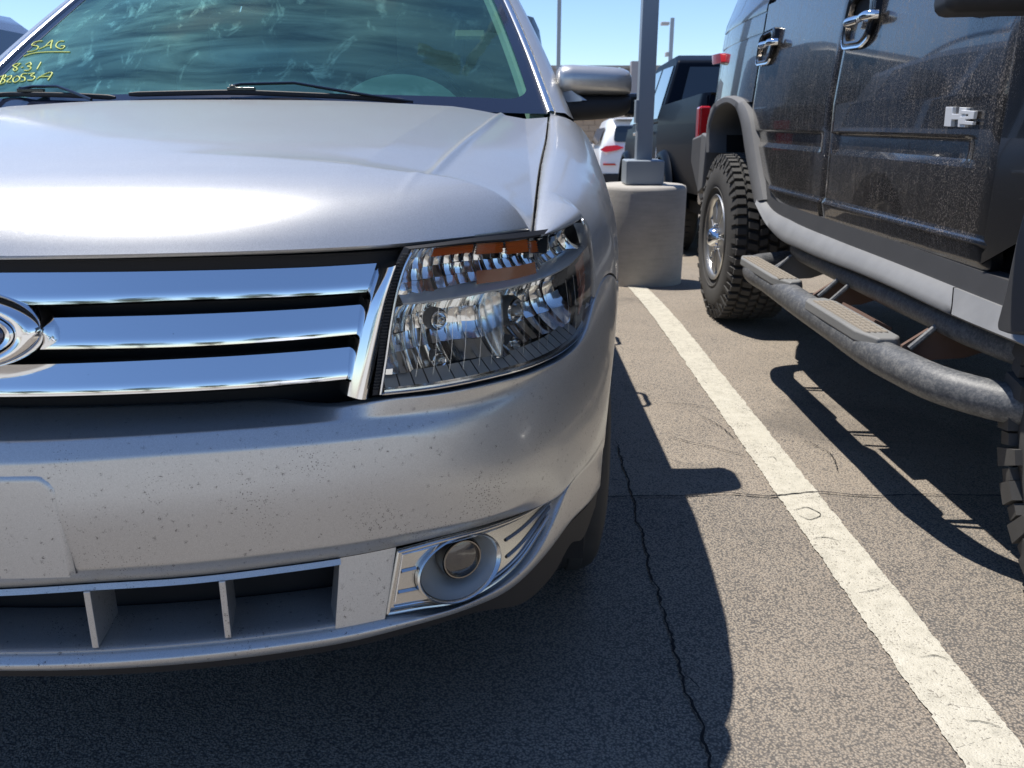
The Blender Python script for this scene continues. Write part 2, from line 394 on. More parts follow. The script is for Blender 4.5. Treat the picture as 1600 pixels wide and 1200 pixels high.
def obj(name, mb, mat, parent=None, ang=35, bevel=0, seg=2, smooth=True, label=None, kind=None, solid=0, fix=True):
    me = bpy.data.meshes.new(name); off = parent.matrix_world.translation if False else Vector((0,0,0))
    p = parent
    while p is not None: off = off + p.location; p = p.parent
    me.from_pydata([tuple(Vector(v)-off) for v in mb.v], [], mb.f); me.validate()
    if fix:
        bm = bmesh.new(); bm.from_mesh(me); bmesh.ops.remove_doubles(bm, verts=bm.verts, dist=2e-5)
        bmesh.ops.recalc_face_normals(bm, faces=bm.faces); bm.to_mesh(me); bm.free()
    if smooth:
        me.shade_smooth(); me.set_sharp_from_angle(angle=R(ang))
    me.materials.append(mat if not isinstance(mat, str) else M[mat])
    o = bpy.data.objects.new(name, me); col.objects.link(o); o.parent = parent
    if solid: md = o.modifiers.new('solid', 'SOLIDIFY'); md.thickness = solid; md.offset = -1
    if bevel:
        md = o.modifiers.new('bevel', 'BEVEL'); md.width = bevel; md.segments = seg; md.limit_method = 'ANGLE'; md.angle_limit = R(30)
        md.harden_normals = True
    if label: o['label'] = label
    if kind: o['kind'] = kind
    return o
def thing(name, label, cat, loc=(0,0,0), group=None):
    o = bpy.data.objects.new(name, None); col.objects.link(o); o.location = loc; o.empty_display_size = .1
    o['label'] = label; o['category'] = cat
    if group: o['group'] = group
    return o
def tag(o, label, cat, group=None):
    o['label'] = label; o['category'] = cat
    if group: o['group'] = group
    return o
def rounded(pts, rad, k=4):
    """round the corners of an open polyline, always giving the same number of points"""
    P = [np.array(p, float) for p in pts]; out = [P[0]]
    for i in range(1, len(P)-1):
        r = rad[i] if isinstance(rad, (list, tuple)) else rad
        la = np.linalg.norm(P[i-1]-P[i]); lb = np.linalg.norm(P[i+1]-P[i])
        a = P[i]+(P[i-1]-P[i])*min(r/max(la, 1e-6), .45); b = P[i]+(P[i+1]-P[i])*min(r/max(lb, 1e-6), .45)
        for j in range(k+1):
            u = j/k; out.append((1-u)**2*a+2*u*(1-u)*P[i]+u*u*b)
    out.append(P[-1]); return out
def rpoly(pts, r, k=5):
    """closed polygon with rounded corners"""
    n = len(pts); out = []
    for i in range(n):
        A, P, B = [np.array(pts[j % n], float) for j in (i-1, i, i+1)]
        rr = r[i] if isinstance(r, (list, tuple)) else r
        a = P+(A-P)*min(.48, rr/np.linalg.norm(A-P)); b = P+(B-P)*min(.48, rr/np.linalg.norm(B-P))
        for j in range(k+1):
            u = j/k; out.append(tuple((1-u)**2*a+2*u*(1-u)*P+u*u*b))
    return out
# sight lines of the photograph, used to measure where an edge lies on a surface of known depth
def ray(px, py):
    dx = (px-800)/FPX; dy = (600-py)/FPX; c, s = math.cos(PITCH), math.sin(PITCH)
    return np.array([dx, c+dy*s, -s+dy*c])
def onX(px, py, X): d = ray(px, py); t = X/d[0]; return (d[1]*t, CH+d[2]*t)       # -> (Y, z) on the plane x = X
def onY(px, py, Y): d = ray(px, py); t = Y/d[1]; return (d[0]*t, CH+d[2]*t)       # -> (X, z) on the plane y = Y
def onZ(px, py, z=0): d = ray(px, py); t = (z-CH)/d[2]; return (d[0]*t, d[1]*t)   # -> (X, Y) on the plane z
M['amber_mirrored'] = simple('mirrored_amber_tone', (.36,.10,.03), .15, coat=1)  # colour of the mirrored amber band painted into the headlamp
M['brownred'] = simple('smoked_red_marker', (.15,.05,.042), .22, metal=.4, coat=1)
M['satinbright'] = simple('bright_trim', (.82,.83,.84), .16, metal=1)
M['greyreflector'] = simple('matt_silver_sill', (.66,.66,.63), .42, metal=.7)
M['darkchrome'] = chrome('dark_chrome', .18, (.30,.28,.26))
M['foglens'] = simple('fog_lens', (.10,.095,.09), .12, metal=.6, coat=1)
M['badgemetal'] = simple('bright_badge', (.82,.82,.82), .25, metal=.25)
M['stepplastic'] = simple('grey_step_plastic', (.17,.17,.165), .6, grain=.3, var=.3)
M['stepdust'] = simple('dusty_step_grip', (.27,.235,.19), .85, grain=.3)
M['darkcladding'] = simple('dark_cladding', (.045,.045,.047), .55, grain=.25, var=.1)
M['crackfill'] = simple('crack_dark', (.010,.010,.011), .95)  # near-black tone of the pavement cracks
M['steelpale'] = simple('pale_lamp_housing', (.42,.40,.38), .6)
M['carglass2'] = simple('dark_car_glass', (.010,.014,.016), .04, coat=1, spec=.8)
M['clearglass'] = glass('clear_green_glass', (.62,.76,.68), .0, 1.5, .12)
M['divider'] = simple('silver_moulded_trim', (.74,.76,.78), .28, metal=.35, coat=.5)

# ------------------------------------------------------------------ silver wagon: plan curve of its nose
XC = -0.695
_pp = [(0,.98),(.12,.984),(.25,1.0),(.37,1.027),(.48,1.066),(.60,1.128),(.69,1.206),(.77,1.315),(.84,1.455),(.89,1.60),(.922,1.78),(.933,1.98),(.938,2.25),(.94,2.6)]
_pl = catmull([(-p[0], p[1]) for p in _pp[3:0:-1]] + _pp, 900)
PL = np.array([p for p in _pl if p[0] >= -1e-9]); PL[0] = (0, .98)
PS = np.concatenate([[0], np.cumsum(np.linalg.norm(np.diff(PL, axis=0), axis=1))])
_tn = np.gradient(PL, axis=0); _tn /= np.linalg.norm(_tn, axis=1)[:, None]
PN = np.stack([_tn[:, 1], -_tn[:, 0]], 1)       # outward normal (right and towards the camera)
SMAX = PS[-1]
def at_s(s):
    sg = -1 if s < 0 else 1; s = min(abs(s), SMAX-1e-6)
    return (np.interp(s, PS, PL[:,0]), np.interp(s, PS, PL[:,1]), np.interp(s, PS, PN[:,0]), np.interp(s, PS, PN[:,1]), sg)
def C(s, z, inset=0.0):
    x, y, nx, ny, sg = at_s(s)
    return (XC + sg*(x-nx*inset), y-ny*inset, z)
def H(px, py, inset=0.0):
    """where the sight line meets the nose surface set back by inset -> (s, z)"""
    d = ray(px, py); Q = PL - PN*inset; X = Q[:,0]+XC; Y = Q[:,1]
    g = X*d[1]-Y*d[0]                      # zero where the point is on the line through the camera
    idx = np.where(np.sign(g[:-1]) != np.sign(g[1:]))[0]
    if len(idx) == 0:
        i = int(np.argmin(np.abs(g))); t = Y[i]/d[1]; return (PS[i], CH+d[2]*t)
    i = idx[0]; u = g[i]/(g[i]-g[i+1]); s = PS[i]+(PS[i+1]-PS[i])*u; y = Y[i]+(Y[i+1]-Y[i])*u
    t = y/d[1]; return (s, CH+d[2]*t)
def zl(pts, inset=0.0, flat0=True):
    """feature line: pixels -> function z(s)"""
    q = []
    for p in pts:
        i = inset if not callable(inset) else inset(p[0])
        a = H(p[0], p[1], i if len(p) < 3 else p[2])
        if q and a[0] <= q[-1][0]+.002: continue
        q.append(a)
    if flat0 and q[0][0] > .02: q = [(0, q[0][1])] + q
    c = catmull(q, 300); xs = np.array([a[0] for a in c]); zs = np.array([a[1] for a in c])
    return lambda s: float(np.interp(abs(s), xs, zs))

car = thing('silver_wagon', 'silver wagon seen from its front corner, bug-spattered bumper and three-bar chrome grille', 'car', (XC, 2.4, 0))
WY, WZ, WR = 1.955, .355, .405
S_ARCH_END = SMAX
def arch(s):
    y = at_s(s)[1]; d = WR*WR-(y-WY)**2
    return WZ+math.sqrt(d) if d > 0 else 0.0
def sm(a, b, x): x = min(1, max(0, (x-a)/(b-a))); return x*x*(3-2*x)

s_seam = H(925, 461)[0]; s_tip = H(893, 745)[0]; s_post = H(585, 618, .03)[0]
# --- feature lines of the bumper
fT = zl([(0,643,.085),(200,640,.085),(400,634,.075),(520,628,.06),(585,624,.022),(684,615,.008),(770,598,.004),(842,578,.002),(885,556,.002),(908,534),(921,506),(928,480),(934,460),(971,441)])
iT = lambda s: .002 + .083*(1-sm(s_post-.17, s_post+.01, s)) + .012*(1-sm(s_post, s_post+.18, s))
f1 = zl([(0,690,.016),(280,677,.016),(450,665,.015),(560,656,.014),(640,649,.012),(720,635,.010),(800,608,.008),(860,575,.004),(900,545),(925,510),(940,482),(955,472),(971,464)])
f2 = zl([(0,725),(280,709),(420,699),(560,686),(640,676),(720,660),(800,634),(860,603),(905,568),(930,535),(948,512),(971,495)])
f3 = zl([(0,899),(105,891),(301,878),(430,864),(560,847),(678,826),(770,806),(827,783),(871,757),(900,727),(925,690),(945,655)], .004)
f4 = zl([(0,921),(150,912),(301,902),(430,887),(560,868),(684,841),(770,818),(827,794),(873,766),(893,745),(915,720),(935,690),(950,660)], .018)
f6 = zl([(0,1024,.009),(301,1010,.009),(430,996,.009),(560,976,.009),(602,967,.009),(712,948,.009),(770,920,.008),(813,884,.008),(850,832,.006),(879,772,.003),(893,746),(915,721),(935,691),(950,661)], .004)
f7 = zl([(0,1041),(301,1025),(430,1010),(560,990),(655,967),(741,939),(799,907),(842,861),(871,805),(891,760),(905,745),(930,720),(950,690)], -.003)
f8 = zl([(0,1057),(301,1045),(430,1030),(560,1008),(655,983),(741,956),(799,930),(856,878),(899,824),(934,786),(950,760)], -.008)
def arch_clip(s, z): return max(z, arch(s))
NB = 190
ss = [SMAX*0.985*(i/NB)**.93 for i in range(NB+1)]
S_BEND = next(s for s in ss if at_s(s)[1] > WY-.02)
ss = [s for s in ss if s <= S_BEND and arch(s) < fT(s)-.004]
i3 = lambda s: .003*(1-sm(s_tip-.1, s_tip, s))
i4 = lambda s: .020*(1-sm(s_tip-.22, s_tip, s))
i6 = lambda s: .009*(1-sm(s_tip-.1, s_tip, s))
o7 = lambda s: -.003*(1-sm(s_tip-.15, s_tip+.05, s))
cav = lambda s: .10
def upper_profile(s):
    zT = fT(s); a = arch(s)
    pts = [(iT(s)+.030, zT-.004), (iT(s), zT), (.015*(1-sm(s_post, s_seam, s)), f1(s)), (-.0, f2(s)),
           (-.006*(1-sm(s_tip-.2, s_tip+.1, s)), (f2(s)*.5+f3(s)*.5)), (i3(s), f3(s)), (i4(s), f4(s)), (i4(s)+.035, f4(s)+.002)]
    pts = [(i, max(z, a)) for i, z in pts]
    rd = [0, .004, .004+.020*sm(s_post-.0, s_post+.25, s), .004+.05*sm(s_post+.0, s_post+.25, s), .03, .004+.03*sm(s_tip-.2, s_tip, s), .003+.02*sm(s_tip-.1, s_tip+.05, s), 0]
    return rounded(pts, rd, 4)
mb = MB(); rows = [[C(s, z, i) for i, z in upper_profile(s)] for s in ([-q for q in ss[:0:-1]] + ss)]
mb.grid(rows)
def lip_profile(s):
    a = arch(s)
    pts = [(i6(s)+.035, f6(s)+.006), (i6(s), f6(s)), (o7(s), f7(s)), (o7(s)+.004, f8(s)), (o7(s)+.03, f8(s)-.006), (.16, f8(s)+.02)]
    pts = [(i, max(z, a)) for i, z in pts]
    return rounded(pts, [0, .003, .004, .010, .01, 0], 3)
lss = [s for s in ss]
rows = [[C(s, z, i) for i, z in lip_profile(s)] for s in ([-q for q in lss[:0:-1]] + lss)]
mb.grid(rows)
# solid web between the air opening and the fog lamp surround
s_op = H(532, 885, .02)[0]; s_opb = H(524, 977, .006)[0]; s_bl = H(619, 858, .02)[0]; s_blb = H(602, 963, .006)[0]
for sg in (1, -1):
    rows = []
    for j in range(9):
        v = j/8; row = []
        for k in range(9):
            u = k/8; sa = s_op+(s_opb-s_op)*v; sb = s_bl+(s_blb-s_bl)*v; s = sa+(sb-sa)*u
            row.append(C(sg*s, f4(s)*(1-v)+f6(s)*v, i4(s)*(1-v)+i6(s)*v))
        row = [C(sg*(s_op+(s_opb-s_op)*v), (f4(s_op)-.004)*(1-v)+(f6(s_op)+.003)*v, .055)] + row
        rows.append(row)
    mb.grid(rows, flip=sg < 0)
bumper = obj('bumper_cover', mb, 'silver', car, ang=40, fix=True)
# thin painted rail round the opening, floor and vertical vanes
mb = MB()
n = 60; S2 = [(-1+2*i/n)*(s_op) for i in range(n+1)]
mb.grid([[C(s, f4(s)+.001, .016), C(s, f4(s)-.0065, .012), C(s, f4(s)-.0085, .030), C(s, f4(s)+.002, .06)] for s in S2])
mb.grid([[C(s, f6(s)-.001, .011), C(s, f6(s)+.004, .010), C(s, f6(s)+.007, .015), C(s, f6(s)+.008, .03), C(s, f6(s)+.016, .075), C(s, f6(s)+.014, .105)] for s in S2])
obj('intake_frame', mb, 'silver', bumper, ang=40)
sv1 = (H(137, 925, .012)[0], H(150, 1005, .012)[0]); sv2 = (H(347, 905, .012)[0], H(356, 986, .012)[0])
for s_t, s_b in (sv1, sv2):
    for sg in (1, -1):
        mb = MB(); pa = []; pb = []
        for (s, z, i) in ((s_t, f4(s_t)-.006, .008), (s_b, f6(s_b)+.008, .008), (s_b+.0, f6(s_b)+.013, .085), (s_t+.0, f4(s_t)-.002, .085)):
            pa.append(C(sg*(s-.0045+(0 if i < .05 else .0)), z, i)); pb.append(C(sg*(s+.0045), z, i))
        mb.prism(pa, pb); obj('vane', mb, 'silver', bumper, bevel=.0015)
mb = MB(); mb.grid([[C(s, .58, .112), C(s, .50, .110), C(s, .30, .110)] for s in np.linspace(-s_blb-.02, s_blb+.02, 50)])
obj('intake_cavity', mb, 'void', bumper)
# number plate mount, a slightly raised pad
mb = MB(); sp = H(90, 800, -.01)[0]; zt = H(0, 746, -.01)[1]; zb = H(60, 903, -.006)[1]
def pad(u, v):   # u -1..1, v 0..1
    s = u*(sp + .004*v); z = zt+(zb-zt)*v; return s, z
rows = []
NU, NV = 56, 26
for j in range(NV+1):
    row = []
    for k in range(NU+1):
        u = -1+2*k/NU; v = j/NV
        s, z = pad(u, v)
        # rounded upper corners, feathered edge
        ex = (1-abs(u))*sp; ez = v*(zt-zb); r = .030
        if ex < r and ez < r:
            d = r-math.hypot(r-ex, r-ez)
        else: d = min(ex, ez)
        e = sm(-.001, .0035, d) ; base = -.006*(4*(f2(s)-z)*(z-f3(s))/max(1e-4, (f2(s)-f3(s))**2))
        row.append(C(s, z, min(.004, base*.4) + .0025 - .0042*e - (.001+.004*v*v)*e))
    rows.append(row)
mb.grid(rows)
mb.grid([[rows[-1][k], tuple(np.array(rows[-1][k])+np.array((0, .014, -.001)))] for k in range(NU+1)])
obj('plate_mount_pad', mb, 'silver', bumper, ang=60)
# --- black valance under the painted lip
f9 = zl([(0,1056),(560,1008),(741,957),(827,936),(865,898),(894,848),(911,841),(931,792)], .01)
mb = MB(); vs = [s for s in ss if s > .0]
for sg in (1,):
    rows = []
    for s in ([-q for q in vs[::-1]] + vs):
        k = abs(s); z9 = min(f9(k), f8(k)-.001); a = arch(k)
        dz = 0 if k < H(760,950)[0] else .0
        rows.append([C(s, max(f8(k)-.002, a), .008), C(s, max(z9, a)-.002, .012), C(s, max(z9-.006, a)-.002, .03), C(s, max(z9, a)-.002, .3 if k < .7 else .10)])
    mb.grid(rows)
obj('valance', mb, 'blackplastic', car)

# --- fender on each side (shoulder, side and the strip above the headlamp)
# hood gap line, plan view
gap_px = [(834,367,1.300),(838,332,1.39),(846,262,1.66),(855,217,1.98),(859,182,2.34)]
gap = [(onY(a, b, Y)[0]-XC, Y, onY(a, b, Y)[1]) for a, b, Y in gap_px]
gap[-1] = (gap[-1][0], gap[-1][1], 1.066)
gapc = catmull(gap, 200); gy = np.array([g[1] for g in gapc]); gx = np.array([g[0] for g in gapc]); gz = np.array([g[2] for g in gapc])
print('gap', [tuple(round(float(q), 3) for q in g) for g in gap])
def gap_at(s):
    """distance along the inward normal at s to the hood gap -> inset, z"""
    x, y, nx, ny, _ = at_s(s)
    best = None
    for t in np.linspace(.0, .45, 400):
        px_, py_ = x-nx*t, y-ny*t
        if py_ >= gy[0] and px_ <= np.interp(py_, gy, gx): best = (t, float(np.interp(py_, gy, gz))); break
    return best
# headlamp outline
LT = [(646,391),(741,381),(833,373),(871,364),(911,343)]
LR = [(911,343),(918,362),(925,392),(928,435),(925,465)]
s_lt = H(911, 343, .012)[0]
fLT = zl(LT, .012, False)
s_g0 = next(s for s in np.linspace(.5, SMAX, 600) if gap_at(s) and H(838,369,.02)[0] <= s)
S_COWL = next(s for s in np.linspace(.9, SMAX, 900) if at_s(s)[1] > 2.50)
zfb = lambda s: fT(s)+.003
lr = [H(a, b, .004) for a, b in LR]; lrc = catmull(lr, 60)
def fender_bottom(s):
    if s <= s_lt: return fLT(s)+.004, .012
    zs = [q for q in lrc]
    # between the top corner and the seam follow the outer edge of the lamp
    mx = max(q[0] for q in lrc)
    if s < mx:
        c = [q for q in lrc]; k = int(np.argmax([q[0] for q in c])); xs = [q[0] for q in c[:k+1]]; zz = [q[1] for q in c[:k+1]]
        return float(np.interp(s, xs, zz))+.0, .004
    return max(zfb(s), 0) if s > s_seam+.01 else zfb(s), .002
def fender_profile(s):
    gi, gzz = gap_at(s); zb, ib = fender_bottom(s)
    if at_s(s)[1] > WY+.33: zb = .26
    zb = max(zb, arch(s)+.0)
    top = (gi-.004, gzz); D = max(.002, gzz-zb); B = min(.235, D); pts = [(gi+.001, gzz-.035), (gi+.0005, gzz-.004), top]
    ii = ib if D < .24 else .002
    for t in np.linspace(.08, 1, 14):
        th = t*math.pi/2; pw = .92
        pts.append((ii+(gi-.004-ii)*(1-math.sin(th)**pw), gzz-B*(1-math.cos(th)**pw)*(.86+.14*t)))
    pts.append((ii*.6+ib*.4, pts[-1][1]*.5+zb*.5)); pts.append((ib, zb)); pts.append((ib+.004, zb-.004 if s <= s_lt else zb)); pts.append((ib+.02, zb))
    q = pts
    return q
fs = []
s = s_g0
while s < S_COWL: fs.append(s); s += .006 if s < s_seam+.05 else .012
fs.append(S_COWL)
mxl = max(q[0] for q in lrc)
for sg in (1, -1):
    mb = MB(); rows = [[C(sg*s, z, i) for i, z in fender_profile(s)] for s in fs]; mb.grid(rows)
    fen = obj('fender', mb, 'silver', car, ang=50)
    # flared lip round the wheel arch
    mb = MB(); path = [];
    for a in np.linspace(math.pi-.12, .12, 40):
        y = WY - WR*math.cos(a)*-1 if False else WY+WR*math.cos(a); z = WZ+WR*math.sin(a)
        x = float(np.interp(y, PL[:,1], PL[:,0])); path.append((x, y, z))
    mb.grid([[(XC+sg*(x-.001), y, z), (XC+sg*(x-.004), y+(y-WY)*-.012, z-.006*(z-WZ)/WR), (XC+sg*(x-.03), WY+(y-WY)*.985, WZ+(z-WZ)*.985), (XC+sg*(x-.06), WY+(y-WY)*.99, WZ+(z-WZ)*.99)] for x, y, z in path])
    obj('arch_lip', mb, 'silver', fen)
    # dark inner wheel house
    mb = MB(); mb.grid([[(XC+sg*(x-.02), WY+(y-WY)*1.01, z), (XC+sg*(.55), WY+(y-WY)*1.01, z)] for x, y, z in path])
    mb.poly([(XC+sg*.56, WY-.5, .25), (XC+sg*.56, WY+.5, .25), (XC+sg*.56, WY+.5, .85), (XC+sg*.56, WY-.5, .85)])
    mb.poly([(XC+sg*.50, WY-.415, .2), (XC+sg*.84, WY-.415, .2), (XC+sg*.84, WY-.415, .5), (XC+sg*.50, WY-.415, .5)])
    obj('wheel_house', mb, 'void', car)

# --- hood
iHood = .030
sh_end = H(834, 367, iHood)[0]
fHood = zl([(0,400),(280,396),(560,388),(700,379),(834,367)], iHood)
hx = []; 
NUH, NVH = 240, 120
_fe = [C(s, 0, iHood) for s in np.linspace(0, sh_end, 300)]; fex = np.array([p[0]-XC for p in _fe]); fey = np.array([p[1] for p in _fe]); fes = np.linspace(0, sh_end, 300)
gx0 = gx[0]; 
def hoodF(d): return float(np.interp(d, HD, HZ))
_h = catmull([(0,0),(.015,.018),(.035,.0375),(.06,.055),(.09,.068),(.13,.079),(.20,.091),(.30,.105),(.45,.124),(.70,.153),(.95,.181),(1.25,.209)], 200)
HD = np.array([a[0] for a in _h]); HZ = np.array([a[1] for a in _h])
def cowlY(x): return 2.12+.20*(x/.8)**2        # rear edge of hood
creaseA = [onZ(a, b, 1.0) for a, b in ((645,312),(690,247),(740,186))]
def linX(c, Y):
    ys = [q[1] for q in c]; xs = [q[0]-XC for q in c]; k = (xs[-1]-xs[0])/(ys[-1]-ys[0]); return xs[0]+(Y-ys[0])*k
def hood_z(x, Y):
    x = abs(x); xe = min(x, fex[-1]); yf = float(np.interp(xe, fex, fey)); d = max(0, Y-yf); s = float(np.interp(xe, fex, fes))
    z = fHood(s) + hoodF(d)
    # pull the outer edge down to the fender line
    xg = float(np.interp(Y, gy, gx)) if Y > gy[0] else gx0
    zg = float(np.interp(Y, gy, gz)); z_edge0 = fHood(sh_end)+hoodF(max(0, Y-gy[0]))
    k = (x/xg)**2.6; z += (zg-z_edge0)*k
    # raised centre panel with a sharp shoulder each side
    a = sm(.03, .42, d)*(1-.35*sm(.9, 1.2, d)); xa = CA0+CA1*(Y-1.5); xb = CB0+CB1*(Y-1.5)
    z += a*(.010 - .10*min(max(0, x-xb), xa-xb-.004)) + a*.0060*math.exp(-((x-xa)/.0072)**2)
    return z
def hpt(px_, py_):      # pixel on hood
    for it in np.linspace(1.0, 2.6, 1600):
        x, z = onY(px_, py_, it)
        if z <= hood_z(x-XC, it): return (x-XC, it)
CA0 = CA1 = CB0 = CB1 = 9
CA0 = 9; a1 = hpt(648, 305); a2 = hpt(738, 190) or (.6, 2.2); b1 = hpt(533, 305); b2 = hpt(640, 195) or (.5, 2.1)
print('crease', a1, a2, b1, b2)
CA1 = (a2[0]-a1[0])/(a2[1]-a1[1]); CA0 = a1[0]+CA1*(1.5-a1[1]); CB1 = (b2[0]-b1[0])/(b2[1]-b1[1]); CB0 = b1[0]+CB1*(1.5-b1[1])
CA1 = max(.12, min(.45, CA1)); CB1 = max(.1, min(.45, CB1))
rows = []
for j in range(NVH+1):
    v = (j/NVH)**1.35; row = []
    for k in range(-NUH, NUH+1):
        u = abs(k)/NUH; sg = -1 if k < 0 else 1
        s = u*sh_end; xf = float(np.interp(s, fes, fex)); yf = float(np.interp(s, fes, fey))
        yr = cowlY(.79*u); Y = yf+(yr-yf)*v
        xg = float(np.interp(Y, gy, gx)) if Y > gy[0] else gx0
        x = xf + (u*(xg-.0055)-xf*(xg-.0055)/(xg))*0 if False else xf*(1-v)+u*(.80-.0)*v
        xlim = (float(np.interp(Y, gy, gx)) if Y > gy[0] else gx0)-.0055
        x = xf/gx0*xlim if True else x
        row.append((XC+sg*x, Y, hood_z(x, Y)))
    rows.append(row)
mb = MB()
lipr = [(p[0], p[1]+.004, p[2]-.005) for p in rows[0]]; lip2 = [(p[0], p[1]+.035, p[2]-.010) for p in rows[0]]
back = [(p[0], p[1]+.004, p[2]-.02) for p in rows[-1]]
mb.grid([lip2, lipr] + rows + [back])
for e in (0, -1):
    mb.grid([[r[e], (r[e][0], r[e][1], r[e][2]-.03)] for r in rows])
obj('hood', mb, 'silver', car, ang=60)
# dark channel under the hood/fender gap
for sg in (1, -1):
    mb = MB(); mb.grid([[(XC+sg*(g[0]-.04), g[1], g[2]-.028), (XC+sg*(g[0]+.02), g[1], g[2]-.028)] for g in gapc[::8]])
    obj('hood_gutter', mb, 'void', car)
# small chips on the hood
# --- grille
grille = car
mb = MB(); sG = s_post+.05
mb.grid([[C(s, .905, .055), C(s, .897, .050), C(s, .74, .105), C(s, .63, .115)] for s in np.linspace(-sG, sG, 60)])
mb.grid([[C(s, fHood(s)-.006, .035), C(s, fHood(s)-.010, .045), C(s, fHood(s)-.018, .047), C(s, fHood(s)-.030, .048), C(s, fHood(s)-.032, .10)] for s in np.linspace(-sG, sG, 60)])
mb.grid([[C(s, fHood(s)-.005, .035), C(s, fHood(s)-.012, .06)] for s in np.linspace(sG-.06, sh_end, 30)])
gr = obj('grille_backing', mb, 'void', car)
bars = [([(0,426),(280,423),(560,413),(588,411)], [(0,476),(60,476),(273,469),(560,457),(573,456)], (588,411,573,456)),
        ([(0,499),(66,497),(300,491),(560,476),(571,475)], [(0,547),(60,546),(300,541),(556,522)], (571,475,557,521)),
        ([(0,570),(280,561),(560,541),(553,541)][:3], [(0,620),(280,612),(541,592)], (556,541,541,592))]
iB = .034
for top, bot, (tx, ty, bx, by) in bars:
    ft = zl(top, iB+.014); fb = zl(bot, iB); st, sb = H(tx, ty, iB+.014)[0], H(bx, by, iB)[0]
    mb = MB(); rows = []; NV_ = 14
    prof = []; tot = 0
    for j in range(NV_+1):
        v = j/NV_; prof.append(tot); tot += (.115+.30*sm(.0, .34, v))/NV_
    for j in range(NV_+1):
        v = j/NV_; row = []; se = sb+(st-sb)*v
        for k in range(-50, 51):
            s = se*k/50; hgt = ft(s)-fb(s); row.append(C(s, fb(s)+hgt*v, iB+prof[j]*hgt))
        rows.append(row)
    low = [(p[0], p[1]+.012, p[2]-.0008) for p in rows[0]]; up = [(p[0], p[1]+.03, p[2]-.003) for p in rows[-1]]
    mb.grid([low]+rows+[up])
    for e, q in ((0, 1), (-1, -1)): mb.grid([[r[e], tuple(np.array(C(0,0,0))*0+np.array(r[e])+np.array((0, .02, 0)))] for r in rows])
    obj('grille_bar', mb, 'chrome', gr, ang=40)
    # dark lower shelf between bars
    mb = MB(); mb.grid([[C(s, fb(s)-.004, iB+.006), C(s, fb(s)-.008, iB+.05), C(s, fb(s)-.006, iB+.068)] for s in np.linspace(-s_post+.02, s_post-.02, 50)])
    obj('bar_underside', mb, 'blackplastic', gr)
# end posts
pL = [(597,421),(588,440),(575,470),(565,505),(553,555),(541,619)]; pR = [(624,408),(617,435),(608,470),(598,520),(588,570),(577,622)]
for sg in (1, -1):
    L_ = [H(a, b, .024) for a, b in catmull(pL, 20)]; R_ = [H(a, b, .020) for a, b in catmull(pR, 20)]
    rows = []
    for (sl_, zl_), (sr_, zr_) in zip(L_, R_):
        pts = rounded([(sl_-.002, .06), (sl_, .028), (sl_*.45+sr_*.55, .008), (sr_, .018), (sr_+.001, .06)], .010, 4)
        rows.append([C(sg*a, zl_+(zr_-zl_)*max(0, min(1, (a-sl_)/(sr_-sl_))), b) for a, b in pts])
    mb = MB(); mb.grid(rows); 
    mb.poly(rows[0]); mb.poly(rows[-1])
    obj('grille_post', mb, 'chrome', gr, ang=40)
# oval badge
zc = H(20, 518, .02)[1]
def oval(a, b, i, n=72, p=2.0): return [C(a*math.copysign(abs(math.cos(t))**(2/p), math.cos(t)), zc+b*math.copysign(abs(math.sin(t))**(2/p), math.sin(t)), i+.09*(b*math.sin(t))) for t in np.linspace(0, 2*math.pi, n, endpoint=False)]
mb = MB(); mb.grid([oval(0.1295,0.0520,.05), oval(0.1272,0.0510,.024), oval(0.1229,0.0490,.012), oval(0.1151,0.0455,.004), oval(0.1062,0.0410,.0025), oval(0.0974,0.0370,.006), oval(0.1042,0.0380,.012), oval(0.1017,0.0374,.026)], closed=True)
bd = obj('badge_surround', mb, 'chrome', gr, ang=50)
mb = MB(); mb.grid([oval(0.0979,0.0358,.022), oval(0.0973,0.0354,.008), oval(0.0935,0.0336,.001), oval(0.0880,0.0314,.002), oval(0.0842,0.0297,.006), oval(0.0837,0.0292,.02)], closed=True)
obj('badge_ring', mb, 'chrome', gr, ang=50)
mb = MB(); mb.grid([oval(0.0837,0.0292,.006), oval(0.0794,0.0275,.0035), oval(0.0681,0.0231,.002), oval(0.0372,0.0121,.001), oval(0.0012,0.0006,.001)], closed=True)
obj('badge_oval', mb, 'blue_badge', gr)
mb = MB(); mb.grid([oval(0.0771,0.0264,.0024), oval(0.0744,0.0253,.0012), oval(0.0725,0.0244,.0020)], closed=True)
obj('badge_line', mb, 'silver_line', gr)

# --- headlamps
LB = [(595,616),(684,606),(770,589),(842,568),(885,545),(905,526),(917,503),(922,480),(925,466)]
LL = [(595,616),(604,560),(613,498),(624,445),(635,412),(646,391)]
def coons(B, T, L, Rr, nu, nv, inset=0.0):
    hb = catmull([H(a, b, inset) for a, b in B], nu); ht = catmull([H(a, b, inset) for a, b in T], nu)
    hl = catmull([H(a, b, inset) for a, b in L], nv); hr = catmull([H(a, b, inset) for a, b in Rr], nv)
    g = []
    for j in range(nv):
        v = j/(nv-1); row = []
        for i in range(nu):
            u = i/(nu-1)
            p = [(1-v)*hb[i][k]+v*ht[i][k]+(1-u)*hl[j][k]+u*hr[j][k]-((1-u)*(1-v)*hb[0][k]+u*(1-v)*hb[-1][k]+(1-u)*v*ht[0][k]+u*v*ht[-1][k]) for k in (0, 1)]
            row.append(tuple(p))
        g.append(row)
    return g
NU_, NV2 = 84, 48
LRr = [LR[-1], *LR[-2::-1]]           # bottom to top
LG = coons(LB, LT, LL, LRr, NU_, NV2, .008)
